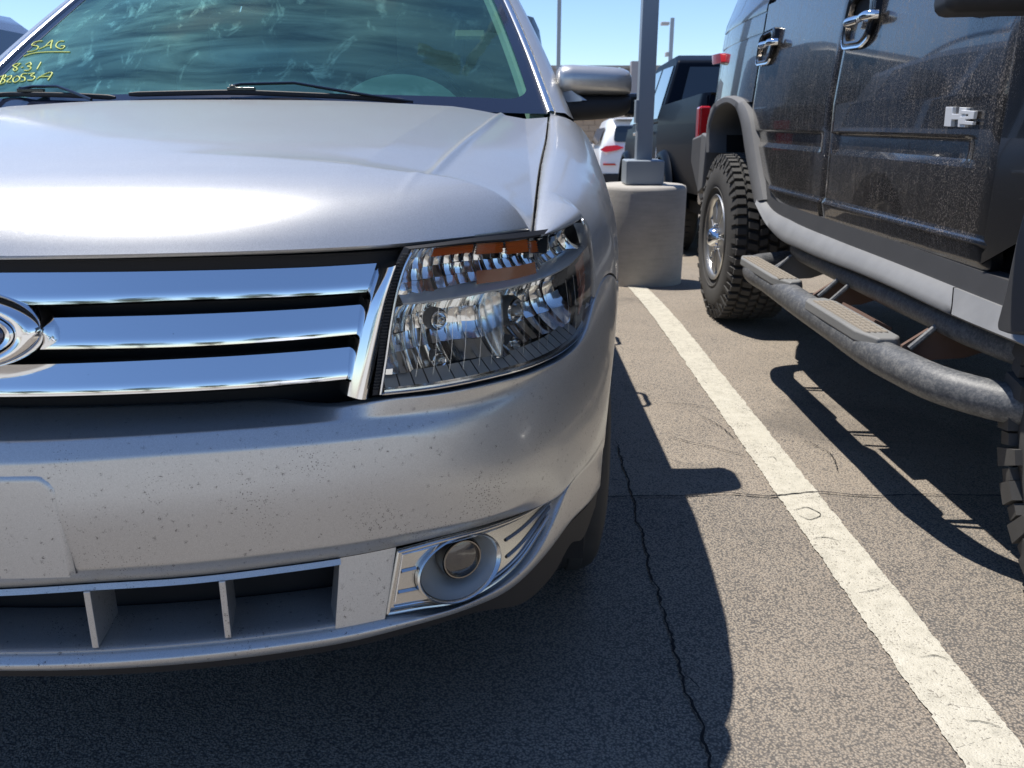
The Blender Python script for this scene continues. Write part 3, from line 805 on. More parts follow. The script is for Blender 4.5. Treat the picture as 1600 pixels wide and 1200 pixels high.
def lg(u, v):
    i = min(NU_-1.001, u*(NU_-1)); j = min(NV2-1.001, v*(NV2-1)); a, b = int(i), int(j); fu, fv = i-a, j-b
    return tuple((1-fu)*(1-fv)*LG[b][a][k]+fu*(1-fv)*LG[b][a+1][k]+(1-fu)*fv*LG[b+1][a][k]+fu*fv*LG[b+1][a+1][k] for k in (0,1))
def edge_loop(e=0):
    return [lg(u, 0) for u in np.linspace(0,1,60)] + [lg(1, v) for v in np.linspace(0,1,30)][1:] + [lg(u, 1) for u in np.linspace(1,0,60)][1:] + [lg(0, v) for v in np.linspace(1,0,30)][1:-1]
def solve_uv(px_, py_, ins):
    s0, z0 = H(px_, py_, ins); best = (1e9, 0, 0)
    for j in range(0, NV2, 1):
        for i in range(0, NU_, 1):
            d = (LG[j][i][0]-s0)**2+(LG[j][i][1]-z0)**2
            if d < best[0]: best = (d, i/(NU_-1), j/(NV2-1))
    return best[1], best[2]
from math import sin, cos, pi
for sg in (1, -1):
    hl_ = thing('tmp', '', '', (0,0,0)) if False else None
    # black tub (root part) with a ribbed rim
    loop = edge_loop(); cs = np.mean([p[0] for p in loop]); cz = np.mean([p[1] for p in loop])
    def off(p, d):      # grow the outline outward by d
        v = np.array((p[0]-cs, (p[1]-cz)*1.0)); L2 = np.linalg.norm(v); return (p[0]+v[0]/L2*d, p[1]+v[1]/L2*d)
    mb = MB()
    mb.grid([[C(sg*off(p, .010)[0], off(p, .010)[1], .018) for p in loop], [C(sg*off(p, .0035)[0], off(p, .0035)[1], .013) for p in loop],
             [C(sg*p[0], p[1], .014) for p in loop], [C(sg*p[0], p[1], .105) for p in loop]], closed=True)
    rows = [[C(sg*LG[j][i][0], LG[j][i][1], .105) for i in range(0, NU_, 3)] for j in range(0, NV2, 3)]
    mb.grid(rows)
    for v in np.linspace(.03, .97, 44):
        s0, z0 = lg(0, v); c = C(sg*(s0-.0075), z0, .010); mb.box(c, (.008, .003, .0014))
    lamp = obj('headlamp', mb, 'blackplastic', car, ang=40, label='clear headlamp with amber strip on top and chrome bowls inside' )
    # pale seal line round the lens
    mb = MB(); mb.tube([C(sg*p[0], p[1], .009) for p in [lg(0, v) for v in np.linspace(.98, 0, 20)] + [lg(u, 0) for u in np.linspace(0.01, 1, 50)] + [lg(1, v) for v in np.linspace(.03, 1, 16)]], .0021, 6)
    obj('lens_rim', mb, 'silver_line', lamp)
    # reflector bowls: multi-facet
    def facet_patch(u0, u1, v0, v1, depth, cu, cv, nf, rowsn, name='reflector_bowl', base=.034, mat='reflector', seed=1, par=lamp, amp=.16):
        rnd = random.Random(seed); mb = MB()
        for a in range(nf):
            ua, ub = u0+(u1-u0)*a/nf, u0+(u1-u0)*(a+1)/nf
            tilt = [rnd.uniform(-amp, amp) for _ in range(rowsn)]
            for b in range(rowsn):
                va, vb = v0+(v1-v0)*b/rowsn, v0+(v1-v0)*(b+1)/rowsn
                ncol = 4; rr = []
                for ii in range(ncol+1):
                    col_ = []
                    for jj in range(4):
                        u = ua+(ub-ua)*ii/ncol; v = va+(vb-va)*jj/3
                        du = (u-cu)/(max(u1-cu, cu-u0)); dv = (v-cv)/(max(v1-cv, cv-v0)); rad = min(1.25, math.hypot(du, dv))
                        dep = depth*(1-rad**2/1.55) - .0035*sin(pi*ii/ncol) + tilt[b]*.012*(jj/3-.5)*2
                        s0, z0 = lg(u, v); col_.append(C(sg*s0, z0, base+max(-.008, dep)))
                    rr.append(col_)
                mb.grid(rr)
        return obj(name, mb, mat, par, ang=28, fix=False)
    facet_patch(.015, .40, .10, .575, .062, .25, .36, 8, 4, seed=3, amp=.10)
    facet_patch(.405, .884, .09, .56, .070, .64, .36, 9, 4, seed=5, amp=.10)
    # upper strip: clear and amber turn signal chamber
    facet_patch(.02, .66, .66, .985, .030, .35, .85, 13, 4, name='signal_reflector', seed=8, base=.03, amp=.2)
    facet_patch(.66, .97, .62, .97, .036, .82, .80, 7, 3, name='side_reflector', seed=9, base=.026)
    facet_patch(.87, .99, .08, .60, .03, .93, .35, 4, 3, name='marker_reflector', seed=11, base=.022, mat='tint')if False else None
    # amber strip behind the lens top
    for ua, ub, va, vb in ((.10, .27, .92, .985), (.29, .42, .90, .985), (.44, .57, .88, .985), (.59, .63, .86, .96)):
        mb = MB(); rr = []
        for i in range(81):
            u = ua+(ub-ua)*i/80; rr.append([C(sg*lg(u, va+(vb-va)*j/9)[0], lg(u, va+(vb-va)*j/9)[1], .019+.0045*abs(sin(i*pi/4.0))+.003*(j % 2)) for j in range(10)])
        mb.grid(rr); obj('amber_strip', mb, 'amber', lamp, ang=20)
    # amber glow bands seen lower in the chamber are the reflector mirroring that strip: painted in as an amber sheet
    mb = MB(); rr = []
    for i in range(61):
        u = .30+.31*i/60; rr.append([C(sg*lg(u, .67+.10*j/6)[0], lg(u, .67+.10*j/6)[1], .024+.0022*abs(sin(i*pi/2.0))) for j in range(7)])
    mb.grid(rr); obj('amber_strip', mb, 'amber_mirrored', lamp, ang=20)
    # chrome divider rail curved across the lamp
    DV = [(628,469),(700,461),(750,452),(805,441),(860,424),(893,405),(915,383)]
    dv = catmull([H(a, b, .018) for a, b in DV], 50)
    mb = MB(); rr = []
    for k, (s0, z0) in enumerate(dv):
        h = .0068 if k < 40 else .0068*(1-(k-40)/14); rr.append([C(sg*s0, z0+h+.001, .040), C(sg*s0, z0+h, .031), C(sg*s0, z0-h*.55, .0150), C(sg*s0, z0-h, .0165), C(sg*s0, z0-h-.001, .040)])
    mb.grid(rr); obj('divider_rail', mb, 'divider', lamp, ang=30)
    # wall between the two bowls, stepped base plate, outer fin
    mb = MB(); rr = [[C(sg*lg(.402, v)[0], lg(.402, v)[1], i) for i in (.024, .030, .10)] + [C(sg*lg(.41, v)[0], lg(.41, v)[1], i) for i in (.10, .030, .024)] for v in np.linspace(.1, .585, 14)]
    mb.grid(rr, closed=True); obj('chamber_wall', mb, 'reflector', lamp, ang=30)
    mb = MB()
    for k in range(20):
        u0, u1 = .015+.84*k/20, .015+.84*(k+.90)/20
        mb.grid([[C(sg*lg(u0, .03)[0], lg(u0, .03)[1], .016), C(sg*lg(u0, .105)[0], lg(u0, .105)[1], .040)], [C(sg*lg(u1, .03)[0], lg(u1, .03)[1], .016), C(sg*lg(u1, .105)[0], lg(u1, .105)[1], .040)]])
    obj('stepped_sill', mb, 'greyreflector', lamp, fix=False)
    mb = MB(); mb.grid([[C(sg*lg(u, .006)[0], lg(u, .006)[1], .010), C(sg*lg(u, .022)[0], lg(u, .022)[1], .0105), C(sg*lg(u, .032)[0], lg(u, .032)[1], .016)] for u in np.linspace(0.01, .97, 60)])
    obj('lower_trim', mb, 'satinbright', lamp)
    # side marker zone: brown-red filter
    for va, vb in ((.10, .33), (.36, .56)):
        mb = MB(); rr = []
        for i in range(25):
            u = .882+.105*i/24; rr.append([C(sg*lg(u, va+(vb-va)*j/9)[0], lg(u, va+(vb-va)*j/9)[1], .020+.0018*(i % 2)+.001*(j % 2)) for j in range(10)])
        mb.grid(rr); obj('side_marker', mb, 'brownred', lamp, ang=20)
    # bulbs in cups
    for bx, by, r in ((687,500,.0125), (687,563,.010), (806,486,.018), (803,541,.013)):
        s0, z0 = H(bx, by, .055); c = Vector(C(sg*s0, z0, .055)); x, y, nx, ny, _ = at_s(s0)
        nrm = Vector((sg*nx, ny, 0)).normalized()
        q = nrm.to_track_quat('Z', 'Y').to_matrix()
        def lat(prof, nseg=24):
            m2 = MB(); m2.grid([[tuple(c + q @ Vector((rr_*cos(t), rr_*sin(t), a))) for t in np.linspace(0, 2*pi, nseg, endpoint=False)] for rr_, a in prof], closed=True); return m2
        cup = obj('bulb_cup', lat([(r*1.15, -.045), (r*1.15, -.004), (r*1.05, .002), (r*.86, .001), (r*.8, -.02), (.0005, -.022)]), 'reflector', lamp)
        obj('bulb', lat([(r*.45, -.03), (r*.5, -.005), (r*.42, .006), (r*.22, .011), (.0004, .012)]), 'bulb', lamp)
        obj('bulb_collar', lat([(r*1.32, -.02), (r*1.36, -.008), (r*1.2, -.002), (r*1.12, -.006)]), 'darkgray', lamp)
    # lens with faint fluting lines
    mb = MB(); mb.grid([[C(sg*LG[j][i][0], LG[j][i][1], .007-.004*sin(pi*i/(NU_-1))*sin(pi*j/(NV2-1))) for i in range(NU_)] for j in range(NV2)])
    obj('lens', mb, 'lens', lamp, ang=60)
    for u in (.09, .14, .19, .235, .29, .335, .47, .55, .60, .74, .80, .855):
        mb = MB(); mb.tube([C(sg*lg(u, v)[0], lg(u, v)[1], .009) for v in np.linspace(.10, .56, 9)], .00035, 5); obj('lens_flute', mb, 'silver_line', lamp)

from mathutils.bvhtree import BVHTree
def bvh_of(rows):
    v = [Vector(p) for r in rows for p in r]; n = len(rows[0]); f = []
    for i in range(len(rows)-1):
        for j in range(n-1): f.append((i*n+j, i*n+j+1, (i+1)*n+j+1, (i+1)*n+j))
    return BVHTree.FromPolygons(v, f)
# ------------------------------------------------------------------ fog lamp surrounds
FT = [(621,859),(684,842),(770,819),(827,796),(872,768)]; FR = [(872,768),(877,768),(879,770)]
FBt = [(603,961),(655,952),(712,943),(770,914),(811,877),(845,826),(879,770)]; FL = [(621,859),(612,910),(603,961)]
def coons2(B, T, L, Rr, nu, nv, ib, it):
    hb = catmull([H(a, b, ib) for a, b in B], nu); ht = catmull([H(a, b, it) for a, b in T], nu)
    hl = catmull([H(a, b, (ib+it)/2) for a, b in L], nv); hr = [tuple((1-v)*hb[-1][k]+v*ht[-1][k] for k in (0,1)) for v in np.linspace(0,1,nv)]
    hl = [tuple((1-v)*hb[0][k]+v*ht[0][k] for k in (0,1)) for v in np.linspace(0,1,nv)]
    return [[tuple((1-j/(nv-1))*hb[i][k]+j/(nv-1)*ht[i][k] for k in (0, 1)) for i in range(nu)] for j in range(nv)]
FG = coons2(FBt, FT, FL, FR, 90, 44, .012, .018)
def fg(u, v):
    i = min(88.999, u*89); j = min(42.999, v*43); a, b = int(i), int(j); fu, fv = i-a, j-b
    return tuple((1-fu)*(1-fv)*FG[b][a][k]+fu*(1-fv)*FG[b][a+1][k]+(1-fu)*fv*FG[b+1][a][k]+fu*fv*FG[b+1][a+1][k] for k in (0,1))
ovc = H(720, 886, .012); ovr = H(777, 872, .012); ovt = H(712, 842, .012)
OA, OB = abs(ovr[0]-ovc[0])*1.0, abs(ovt[1]-ovc[1])*.98
lc = H(725.5, 873, .022); LR_ = .0325
for sg in (1, -1):
    mb = MB(); fi = lambda v: .011*(1-v)+.016*v
    NUx, NVx = 90, 44
    rows = [[C(sg*FG[j][i][0], FG[j][i][1], fi(j/43)+.004) for i in range(NUx)] for j in range(NVx)]
    b0 = len(mb.v); 
    for r in rows: mb.v += r
    for j in range(NVx-1):
        for i in range(NUx-1):
            cs_ = [FG[j][i], FG[j][i+1], FG[j+1][i+1], FG[j+1][i]]; m_ = (sum(c[0] for c in cs_)/4, sum(c[1] for c in cs_)/4)
            if ((m_[0]-ovc[0])/OA)**2+((m_[1]-ovc[1])/OB)**2 > 1.02: mb.f.append([j*NUx+i, j*NUx+i+1, (j+1)*NUx+i+1, (j+1)*NUx+i])
    fog = obj('fog_lamp_surround', mb, 'satin', car, ang=30)
    loop = [(u, 0) for u in np.linspace(0,1,60)] + [(u, 1) for u in np.linspace(1,0,60)] + [(0, v) for v in np.linspace(1,0,12)][1:]
    mb = MB(); mb.tube([C(sg*fg(u*.985+.004, v*.94+.03)[0], fg(u*.985+.004, v*.94+.03)[1], fi(v)-.0005) for u, v in loop], .0030, 8); obj('surround_rim', mb, 'satin', fog)
    mb = MB(); mb.tube([C(sg*fg(u*.955+.028, v*.80+.10)[0], fg(u*.955+.028, v*.80+.10)[1], fi(v)+.0025) for u, v in loop[:-1] if u < .93], .0014, 6); obj('inner_bead', mb, 'silver_line', fog)
    for v in (.30, .62):        # raised ribs left and right of the pod
        mb = MB(); q = [fg(u, v) for u in np.linspace(.035, .30, 14)]
        q = [p for p in q if ((p[0]-ovc[0])/OA)**2+((p[1]-ovc[1])/OB)**2 > 1.05]
        mb.grid([[C(sg*p[0], p[1]+.0045, fi(v)+.0035) for p in q], [C(sg*p[0], p[1]+.001, fi(v)+.0005) for p in q], [C(sg*p[0], p[1]-.0008, fi(v)+.0008) for p in q], [C(sg*p[0], p[1]-.0022, fi(v)+.0035) for p in q]]); obj('rib', mb, 'satin', fog, ang=20)
    for v in (.28, .60):
        mb = MB(); q = [fg(u, v) for u in np.linspace(.55, .90, 30)]
        q = [p for p in q if ((p[0]-ovc[0])/OA)**2+((p[1]-ovc[1])/OB)**2 > 1.05]
        mb.grid([[C(sg*p[0], p[1]+.0045, fi(v)+.0035) for p in q], [C(sg*p[0], p[1]+.001, fi(v)+.0005) for p in q], [C(sg*p[0], p[1]-.0008, fi(v)+.0008) for p in q], [C(sg*p[0], p[1]-.0022, fi(v)+.0035) for p in q]]); obj('rib', mb, 'satin', fog, ang=20)
    TT = np.linspace(0, 2*pi, 64, endpoint=False)
    def ring(k, i, dx=0, dz=0, a=None, b=None):
        a = OA*k if a is None else a; b = OB*k if b is None else b
        return [C(sg*(ovc[0]+dx+a*cos(t)), ovc[1]+dz+b*sin(t), i + (.010*b/OB*sin(t))*.8) for t in TT]
    dx, dz = lc[0]-ovc[0], lc[1]-ovc[1]
    mb = MB(); mb.grid([ring(1.05, .015), ring(1.04, .006), ring(1.0, .0045), ring(.955, .008), ring(.94, .014)], closed=True); obj('pod_rim', mb, 'satin', fog)
    mb = MB(); mb.grid([ring(.945, .010), ring(.90, .022, dx*.1, dz*.1), ring(.75, .040, dx*.5, dz*.5), [tuple(p) for p in ring(1, .052, dx, dz, LR_*1.12, LR_*1.12)]], closed=True); obj('pod', mb, 'greyreflector', fog, ang=60)
    s0 = lc[0]; x, y, nx, ny, _ = at_s(s0); c = Vector(C(sg*s0, lc[1], .040)); q = Vector((sg*nx*.75, -1*.35+ny*.65, 0)).normalized().to_track_quat('Z', 'Y').to_matrix()
    def lat2(prof):
        m2 = MB(); m2.grid([[tuple(c+q @ Vector((r*cos(t), r*sin(t), a))) for t in TT] for r, a in prof], closed=True); return m2
    obj('lamp_can', lat2([(LR_*1.08, -.03), (LR_*1.08, .010), (LR_*1.02, .016), (LR_*.98, .014)]), 'gloss_black', fog)
    obj('lamp_ring', lat2([(LR_*1.0, .012), (LR_*.97, .019), (LR_*.91, .019), (LR_*.88, .014)]), 'darkchrome', fog)
    obj('lamp_lens', lat2([(LR_*.89, .014), (LR_*.6, .017), (LR_*.3, .018), (.0003, .0185)]), 'foglens', fog)

# ------------------------------------------------------------------ greenhouse of the wagon
WEr = catmull([(.795,2.37,1.068),(.735,2.63,1.245),(.667,2.90,1.418),(.60,3.13,1.565)], 40)
def W(u, v, lift=0.0):      # u -1..1, v 0..1
    k = v*39; i = min(38, int(k)); f = k-i; e = [WEr[i][q]*(1-f)+WEr[i+1][q]*f for q in range(3)]
    bow = (1-u*u); d = .17*(1-v*.35)
    y = e[1]-d*bow; z = e[2] + (.012+.03*v)*bow - .0*u
    n = Vector((u*.25, -.55, .83)).normalized()
    return (XC+u*e[0]+n.x*lift, y+n.y*lift, z+n.z*lift)
WG = [[W(-1+2*i/60, j/30) for i in range(61)] for j in range(31)]
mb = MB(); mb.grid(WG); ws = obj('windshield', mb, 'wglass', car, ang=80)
WB = bvh_of(WG)
def gl(px_, py_, lift=.001):
    d = Vector(ray(px_, py_)).normalized(); h = WB.ray_cast(Vector((0,0,CH)), d)
    if h[0] is None: return None
    n = h[1] if h[1].y < 0 else -h[1]
    return h[0]+n*lift
# black border band printed on the glass edge
def rr_loop(hw, v0, v1, r, n=12):
    out = []
    for cx, cy, a0 in ((hw-r, v1-r*.8, 0), (-hw+r, v1-r*.8, 90), (-hw+r, v0+r*.8, 180), (hw-r, v0+r*.8, 270)):
        for k in range(n+1):
            a = R(a0+90*k/n); out.append((cx+r*cos(a), cy+r*.8*sin(a)))
    out2 = []
    for i in range(len(out)):
        a, b = out[i], out[(i+1) % len(out)]; m_ = max(1, int(math.hypot(a[0]-b[0], a[1]-b[1])/.06))
        for k in range(m_): out2.append((a[0]+(b[0]-a[0])*k/m_, a[1]+(b[1]-a[1])*k/m_))
    return out2
inner = rr_loop(.950, .070, .955, .085)
outer = []
for u, v in inner:
    du, dv = u, v-.5; k = min(1/abs(du) if abs(du) > 1e-6 else 99, .5/abs(dv) if abs(dv) > 1e-6 else 99); outer.append((du*k, .5+dv*k))
mb = MB(); mb.grid([[W(a+(c-a)*k, b+(d-b)*k, .0012) for (a, b), (c, d) in zip(inner, outer)] for k in (0, .35, .7, 1)], closed=True); obj('glass_border', mb, 'frit', ws, ang=80)
# pillars: bright moulding then painted pillar
for sg in (1, -1):
    E = [(sg*p[0], p[1], p[2]) for p in WEr]
    mb = MB(); rows = []
    for x, y, z in E:
        rows.append([(XC+x-sg*.006, y-.004, z+.001), (XC+x-sg*.004, y-.011, z+.008), (XC+x+sg*.004, y-.012, z+.010), (XC+x+sg*.012, y-.008, z+.008), (XC+x+sg*.014, y+.002, z-.002)])
    mb.grid(rows); obj('pillar_moulding', mb, 'satinbright', car, ang=50)
    mb = MB(); rows = []
    for k, (x, y, z) in enumerate(E):
        w_ = .038+.012*(1-k/39)
        rows.append([(XC+x+sg*.013, y-.004, z-.006), (XC+x+sg*.017, y-.008, z+.006), (XC+x+sg*(.017+w_*.5), y+.004, z+.004), (XC+x+sg*(.017+w_), y+.035, z-.012), (XC+x+sg*(.022+w_), y+.08, z-.03), (XC+x+sg*(w_), y+.09, z-.03)])
    mb.grid(rows); obj('front_pillar', mb, 'silver', car, ang=60)
    # fillet between fender top and pillar foot
    mb = MB(); f0 = [(XC+sg*(float(np.interp(Y, gy, gx))+.004), Y, float(np.interp(Y, gy, gz))-.002) for Y in np.linspace(2.28, 2.50, 8)]
    f1_ = []
    for Y in np.linspace(2.28, 2.50, 8):
        f1_.append((XC+sg*.93, Y, .93))
    mid = [(XC+sg*(.87), Y, 1.012+.03*sm(2.3, 2.5, Y)) for Y in np.linspace(2.28, 2.50, 8)]
    # painted cowl side between hood corner and pillar
    mb.grid([[(XC+sg*.795, 2.325, 1.062), (XC+sg*.82, 2.36, 1.064), (XC+sg*.86, 2.42, 1.045), (XC+sg*.90, 2.47, 1.0), (XC+sg*.93, 2.5, .94)],
             [(XC+sg*.80, 2.40, 1.085), (XC+sg*.825, 2.43, 1.085), (XC+sg*.858, 2.49, 1.07), (XC+sg*.895, 2.55, 1.01), (XC+sg*.935, 2.58, .93)],
             [(XC+sg*.78, 2.48, 1.14), (XC+sg*.815, 2.50, 1.13), (XC+sg*.845, 2.56, 1.09), (XC+sg*.885, 2.62, 1.0), (XC+sg*.94, 2.66, .93)]])
    obj('pillar_foot', mb, 'silver', car, ang=70)
# cowl panel under the wipers
mb = MB(); mb.grid([[(XC+u*.80, cowlY(.8*u)-.03, 1.045-.0*abs(u)) for u in np.linspace(-1, 1, 30)], [(XC+u*.80, cowlY(.8*u)+.12, 1.055) for u in np.linspace(-1, 1, 30)]])
obj('cowl_panel', mb, 'blackplastic', car)
# body side, doors and roof behind the front wheel
def side_sec(Y):
    kb = sm(5.5, 6.05, Y); w_ = .94-.06*kb; zr = 1.60+.05*sm(3.0, 3.8, Y)-.06*sm(5.0, 6.0, Y); wr = .60+.03*sm(3.1, 3.6, Y)-.05*kb
    return [(w_-.03, .22), (w_, .30), (w_+.003, .62), (w_, .80), (w_-.012, .92), (w_-.04, .975)], (w_-.05, .985), (wr+.02, zr-.05), (wr, zr), zr
def arcz(Y, Yc=4.83):
    d = .40**2-(Y-Yc)**2; return .36+math.sqrt(d) if d > 0 else 0
Ys = [2.50, 2.56, 2.9, 3.2, 3.5, 3.62, 3.9, 4.2, 4.4, 4.45, 4.5, 4.6, 4.7, 4.83, 4.95, 5.05, 5.15, 5.2, 5.24, 5.5, 5.8, 6.0, 6.08]
for sg in (1, -1):
    def panel(nm, ya, yb):
        yy = [ya] + [y for y in Ys if ya+.01 < y < yb-.01] + [yb]; mb = MB(); rows = []
        for Y in yy:
            a, b, c, d, zr = side_sec(Y); q = [(w_, max(z, arcz(Y))) for w_, z in a]; rows.append([(XC+sg*w_, Y, z) for w_, z in [(q[0][0]-.03, q[0][1])]+q+[b, (b[0]-.03, b[1]-.01)]])
        rows = [[(p[0]-sg*.02, p[1]+.0, p[2]) for p in rows[0]]] + rows + [[(p[0]-sg*.02, p[1], p[2]) for p in rows[-1]]]
        mb.grid(rows); return obj(nm, mb, 'silver', car, ang=50)
    fd = panel('front_door', 2.505, 3.615); rd = panel('rear_door', 3.625, 4.56); panel('quarter_panel', 4.57, 6.06)
    for dd, Y in ((fd, 3.36), (rd, 4.30)):
        mb = MB(); mb.tube([(XC+sg*.92, Y-.095, .855), (XC+sg*.964, Y-.075, .858), (XC+sg*.970, Y, .86), (XC+sg*.964, Y+.075, .858), (XC+sg*.92, Y+.095, .855)], .010, 10, smooth=24); obj('door_handle', mb, 'silver', dd)
    mb = MB(); rows = []
    for Y in (2.62, 2.75, 2.95, 3.14, 3.5, 3.6):
        a, b, c, d, zr = side_sec(Y); t = 1
        if Y < 3.14: 
            kk = np.interp(Y, [p[1] for p in WEr], range(40)); e = [np.interp(Y-.05, [p[1] for p in WEr], [p[q] for p in WEr]) for q in range(3)]; c = (e[0]+.05, e[2]-.03)
        rows.append([(XC+sg*(b[0]-.004), Y, b[1]-.01), (XC+sg*((b[0]+c[0])/2+.012), Y, (b[1]+c[1])/2), (XC+sg*c[0], Y, c[1])])
    mb.grid(rows); obj('side_window', mb, 'clearglass', car, ang=80)
    mb = MB(); mb.grid([[(XC+sg*(side_sec(Y)[1][0]-.004), Y, .975), (XC+sg*((side_sec(Y)[1][0]+side_sec(Y)[2][0])/2+.012), Y, (.975+side_sec(Y)[2][1])/2), (XC+sg*side_sec(Y)[2][0], Y, side_sec(Y)[2][1])] for Y in (3.66, 4.0, 4.5)]); obj('side_window', mb, 'clearglass', car, ang=80)
    mb = MB(); mb.grid([[(XC+sg*(side_sec(Y)[1][0]-.004), Y, .975), (XC+sg*((side_sec(Y)[1][0]+side_sec(Y)[2][0])/2+.012), Y, (.975+side_sec(Y)[2][1])/2), (XC+sg*side_sec(Y)[2][0], Y, side_sec(Y)[2][1])] for Y in (4.58, 5.0, 5.6)]); obj('side_window', mb, 'carglass', car, ang=80)
    for Y0, Y1 in ((3.6, 3.66), (4.5, 4.58), (5.6, 6.02)):
        mb = MB(); mb.grid([[(XC+sg*(side_sec(Y)[1][0]), Y, .975), (XC+sg*((side_sec(Y)[1][0]+side_sec(Y)[2][0])/2+.016), Y, (.975+side_sec(Y)[2][1])/2), (XC+sg*(side_sec(Y)[2][0]+.004), Y, side_sec(Y)[2][1])] for Y in np.linspace(Y0, Y1, 4)]); obj('pillar', mb, 'silver', car, ang=80)
    # dark inner trim of the centre pillar
    mb = MB(); mb.grid([[(XC+sg*(side_sec(Y)[1][0]-.03), Y, .97), (XC+sg*((side_sec(Y)[1][0]+side_sec(Y)[2][0])/2-.01), Y, (.975+side_sec(Y)[2][1])/2), (XC+sg*(side_sec(Y)[2][0]-.03), Y, side_sec(Y)[2][1])] for Y in np.linspace(3.54, 3.72, 3)]); obj('pillar_trim', mb, 'interior', car, ang=80)
    # roof rail
    mb = MB(); mb.tube([(XC+sg*.585, 3.42, 1.600), (XC+sg*.59, 3.52, 1.662), (XC+sg*.59, 3.9, 1.675), (XC+sg*.59, 5.2, 1.665), (XC+sg*.57, 5.5, 1.60)], .014, 10, smooth=30); obj('roof_rail', mb, 'satinbright', car)
mb = MB(); rows = []
for Y in [3.135, 3.2, 3.4, 3.8, 4.4, 5.0, 5.6, 5.95, 6.04]:
    a, b, c, d, zr = side_sec(Y); rows.append([(XC+x, Y-(.16*(1-(x/d[0])**2) if Y < 3.14 else 0)*max(0, 1-abs(x/d[0])**2 * 0), z) for x, z in [(-c[0]-.004, c[1]), (-d[0], zr-.012), (-d[0]*.7, zr+.005), (-d[0]*.3, zr+.022), (0, zr+.026), (d[0]*.3, zr+.022), (d[0]*.7, zr+.005), (d[0], zr-.012), (c[0]+.004, c[1])]])
mb.grid(rows); obj('roof', mb, 'silver', car, ang=50)
mb = MB(); mb.grid([[(XC-.90, 6.07, .25), (XC+.90, 6.07, .25)], [(XC-.90, 6.10, .55), (XC+.90, 6.10, .55)], [(XC-.89, 6.08, .95), (XC+.89, 6.08, .95)]]); obj('rear_bumper', mb, 'silver', car)
mb = MB(); mb.grid([[(XC-.86, 6.06, .95), (XC+.86, 6.06, .95)], [(XC-.58, 5.98, 1.56), (XC+.58, 5.98, 1.56)]]); obj('rear_window', mb, 'carglass', car)
mb = MB(); mb.box((XC, 4.1, .24), (1.6, 3.2, .04)); mb.box((XC, 1.9, .33), (1.1, 1.2, .04)); obj('underbody', mb, 'void', car)
# cabin
mb = MB(); mb.grid([[(XC-.72, 2.32, 1.03), (XC, 2.20, 1.045), (XC+.72, 2.32, 1.03)], [(XC-.76, 2.60, 1.045), (XC, 2.55, 1.055), (XC+.76, 2.60, 1.045)], [(XC-.80, 2.88, 1.03), (XC, 2.88, 1.04), (XC+.80, 2.88, 1.03)], [(XC-.80, 2.95, .75), (XC, 2.95, .75), (XC+.80, 2.95, .75)]]); obj('dashboard', mb, 'dash', car)
mb = MB(); rows = []
for t in np.linspace(-1, 1, 22):
    a = t*pi/2; rows.append([(-.335+.205*sin(a), 2.66+.22*k, 1.035+.150*cos(a)*(1-.12*k)) for k in np.linspace(0, 1, 6)])
mb.grid(rows); mb.poly([r[0] for r in rows]); obj('instrument_hood', mb, 'dashlight', car, ang=40)
mb = MB(); mb.lathe([(.185, 0), (.193, .012), (.200, 0), (.193, -.012), (.185, 0)], (-.335, 3.02, 1.04), 'Y', 40); obj('steering_wheel', mb, 'interior', car)
for sg in (-1, 1):
    mb = MB(); mb.box((XC+sg*.37, 3.55, .95), (.50, .16, .62)); mb.box((XC+sg*.37, 3.35, .62), (.50, .50, .16)); st = obj('seat', mb, 'seatfab', car, bevel=.05, seg=3)
    mb = MB(); mb.box((XC+sg*.37, 3.60, 1.36), (.26, .10, .20)); obj('headrest', mb, 'seatfab', st, bevel=.04, seg=3)
mb = MB(); mb.box((XC, 4.9, 1.0), (1.62, .1, 1.0)); mb.box((XC, 4.9, 1.50), (1.2, .1, .2)); mb.box((XC, 4.0, .45), (1.7, 2.6, .04)); mb.box((XC, 4.2, 1.60), (1.16, 2.0, .02)); obj('cabin_trim', mb, 'interior', car)
for sg in (1, -1):      # pale inner pillar trim
    mb = MB(); mb.grid([[W(sg*.995, v, -.02), W(sg*.955, v, -.03), W(sg*.95, v, -.05)] for v in np.linspace(0, 1, 16)]); obj('pillar_trim', mb, 'dashlight', car, ang=60)
mb = MB(); p = gl(737, 39, -.03); n_ = Vector((0, -.55, .83)); mb.box(p, (.088, .012, .034), Matrix.Rotation(R(-50), 3, 'X')); obj('toll_tag', mb, 'sticker', ws, bevel=.004)
mb = MB(); mb.box((XC, 2.93, 1.47), (.24, .03, .065), Matrix.Rotation(R(-12), 3, 'X')); mb.box((XC, 2.95, 1.53), (.03, .03, .09)); obj('rear_view_mirror', mb, 'interior', ws, bevel=.01)
